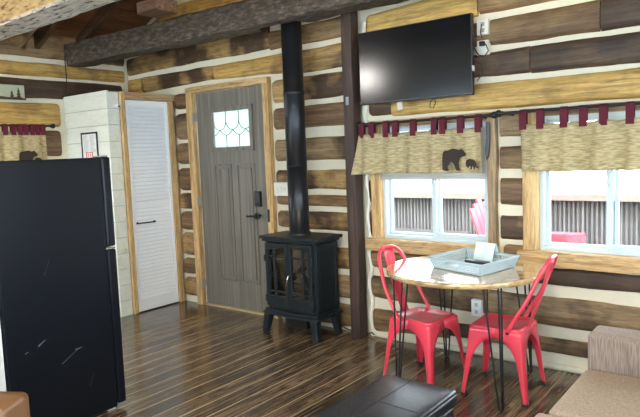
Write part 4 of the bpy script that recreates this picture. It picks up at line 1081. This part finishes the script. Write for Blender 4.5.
# ------------------------------------------------------------------ lamps out of frame
def ceiling_lamp(x, y, z, label, power, r=.16, col=(1,.84,.62)):
    t = thing('pendant_lamp', label, 'lamp', (x, y, z))
    MB().tube([(x, y, z+.10), (x, y, roof_z(x)-.0)], .006, 6).build('cord', BLACK, t)
    MB().lathe([(.03,z+.11),(.05,z+.10),(r*.6,z+.07)], (x,y,0), 'z', 24).build('cap', BLACKM, t)
    e = newmat('lamp_glow')[0]; bs = e.node_tree.nodes['Principled BSDF']; bs.inputs['Base Color'].default_value = (.9,.9,.9,1)
    bs.inputs['Emission Color'].default_value = (*col, 1); bs.inputs['Emission Strength'].default_value = power
    MB().lathe([(r*.55,z+.07),(r*.9,z+.03),(r,z-.03),(r*.85,z-.09),(r*.5,z-.13),(.01,z-.145)], (x,y,0), 'z', 24).build('lamp_shade', e, t)
ceiling_lamp(3.4, -2.7, 2.95, 'glowing round pendant lamp over the sitting area', 90)
ceiling_lamp(.05, -3.15, 2.42, 'glowing round pendant lamp over the kitchen', 34, col=(1,.95,.88))

# sky
w = bpy.data.worlds.new('World'); bpy.context.scene.world = w; w.use_nodes = True
nt = w.node_tree; bg = nt.nodes['Background']
tc = nt.nodes.new('ShaderNodeTexCoord'); nz = nt.nodes.new('ShaderNodeTexNoise'); nz.inputs['Scale'].default_value = 2
nt.links.new(tc.outputs['Generated'], nz.inputs[0])
c = ramp(nt, nz.outputs['Fac'], [(.35, (.76,.88,1.0)), (.65, (.90,.96,1.0))]); nt.links.new(c, bg.inputs['Color'])
bg.inputs['Strength'].default_value = 5.0

# ------------------------------------------------------------------ camera
cam = bpy.data.cameras.new('camera'); co = bpy.data.objects.new('camera', cam); COL.objects.link(co)
f, yaw, pitch, roll = 602.5, .6687, .0913, -.0388
cam.sensor_fit = 'HORIZONTAL'; cam.sensor_width = 36; cam.lens = f/640*36; cam.clip_start = .05; cam.clip_end = 200
fw = Vector((-math.sin(yaw)*math.cos(pitch), math.cos(yaw)*math.cos(pitch), -math.sin(pitch)))
r0 = Vector((math.cos(yaw), math.sin(yaw), 0)); u0 = r0.cross(fw)
rr = r0*math.cos(roll) + u0*math.sin(roll); uu = -r0*math.sin(roll) + u0*math.cos(roll)
co.matrix_world = Matrix(((rr.x, uu.x, -fw.x, 4.523), (rr.y, uu.y, -fw.y, -3.870), (rr.z, uu.z, -fw.z, 1.439), (0,0,0,1)))
sc = bpy.context.scene; sc.camera = co
sc.view_settings.view_transform = 'Standard'; sc.view_settings.look = 'None'; sc.view_settings.gamma = 1; sc.view_settings.use_curve_mapping = False
sc.view_settings.exposure = 1.25
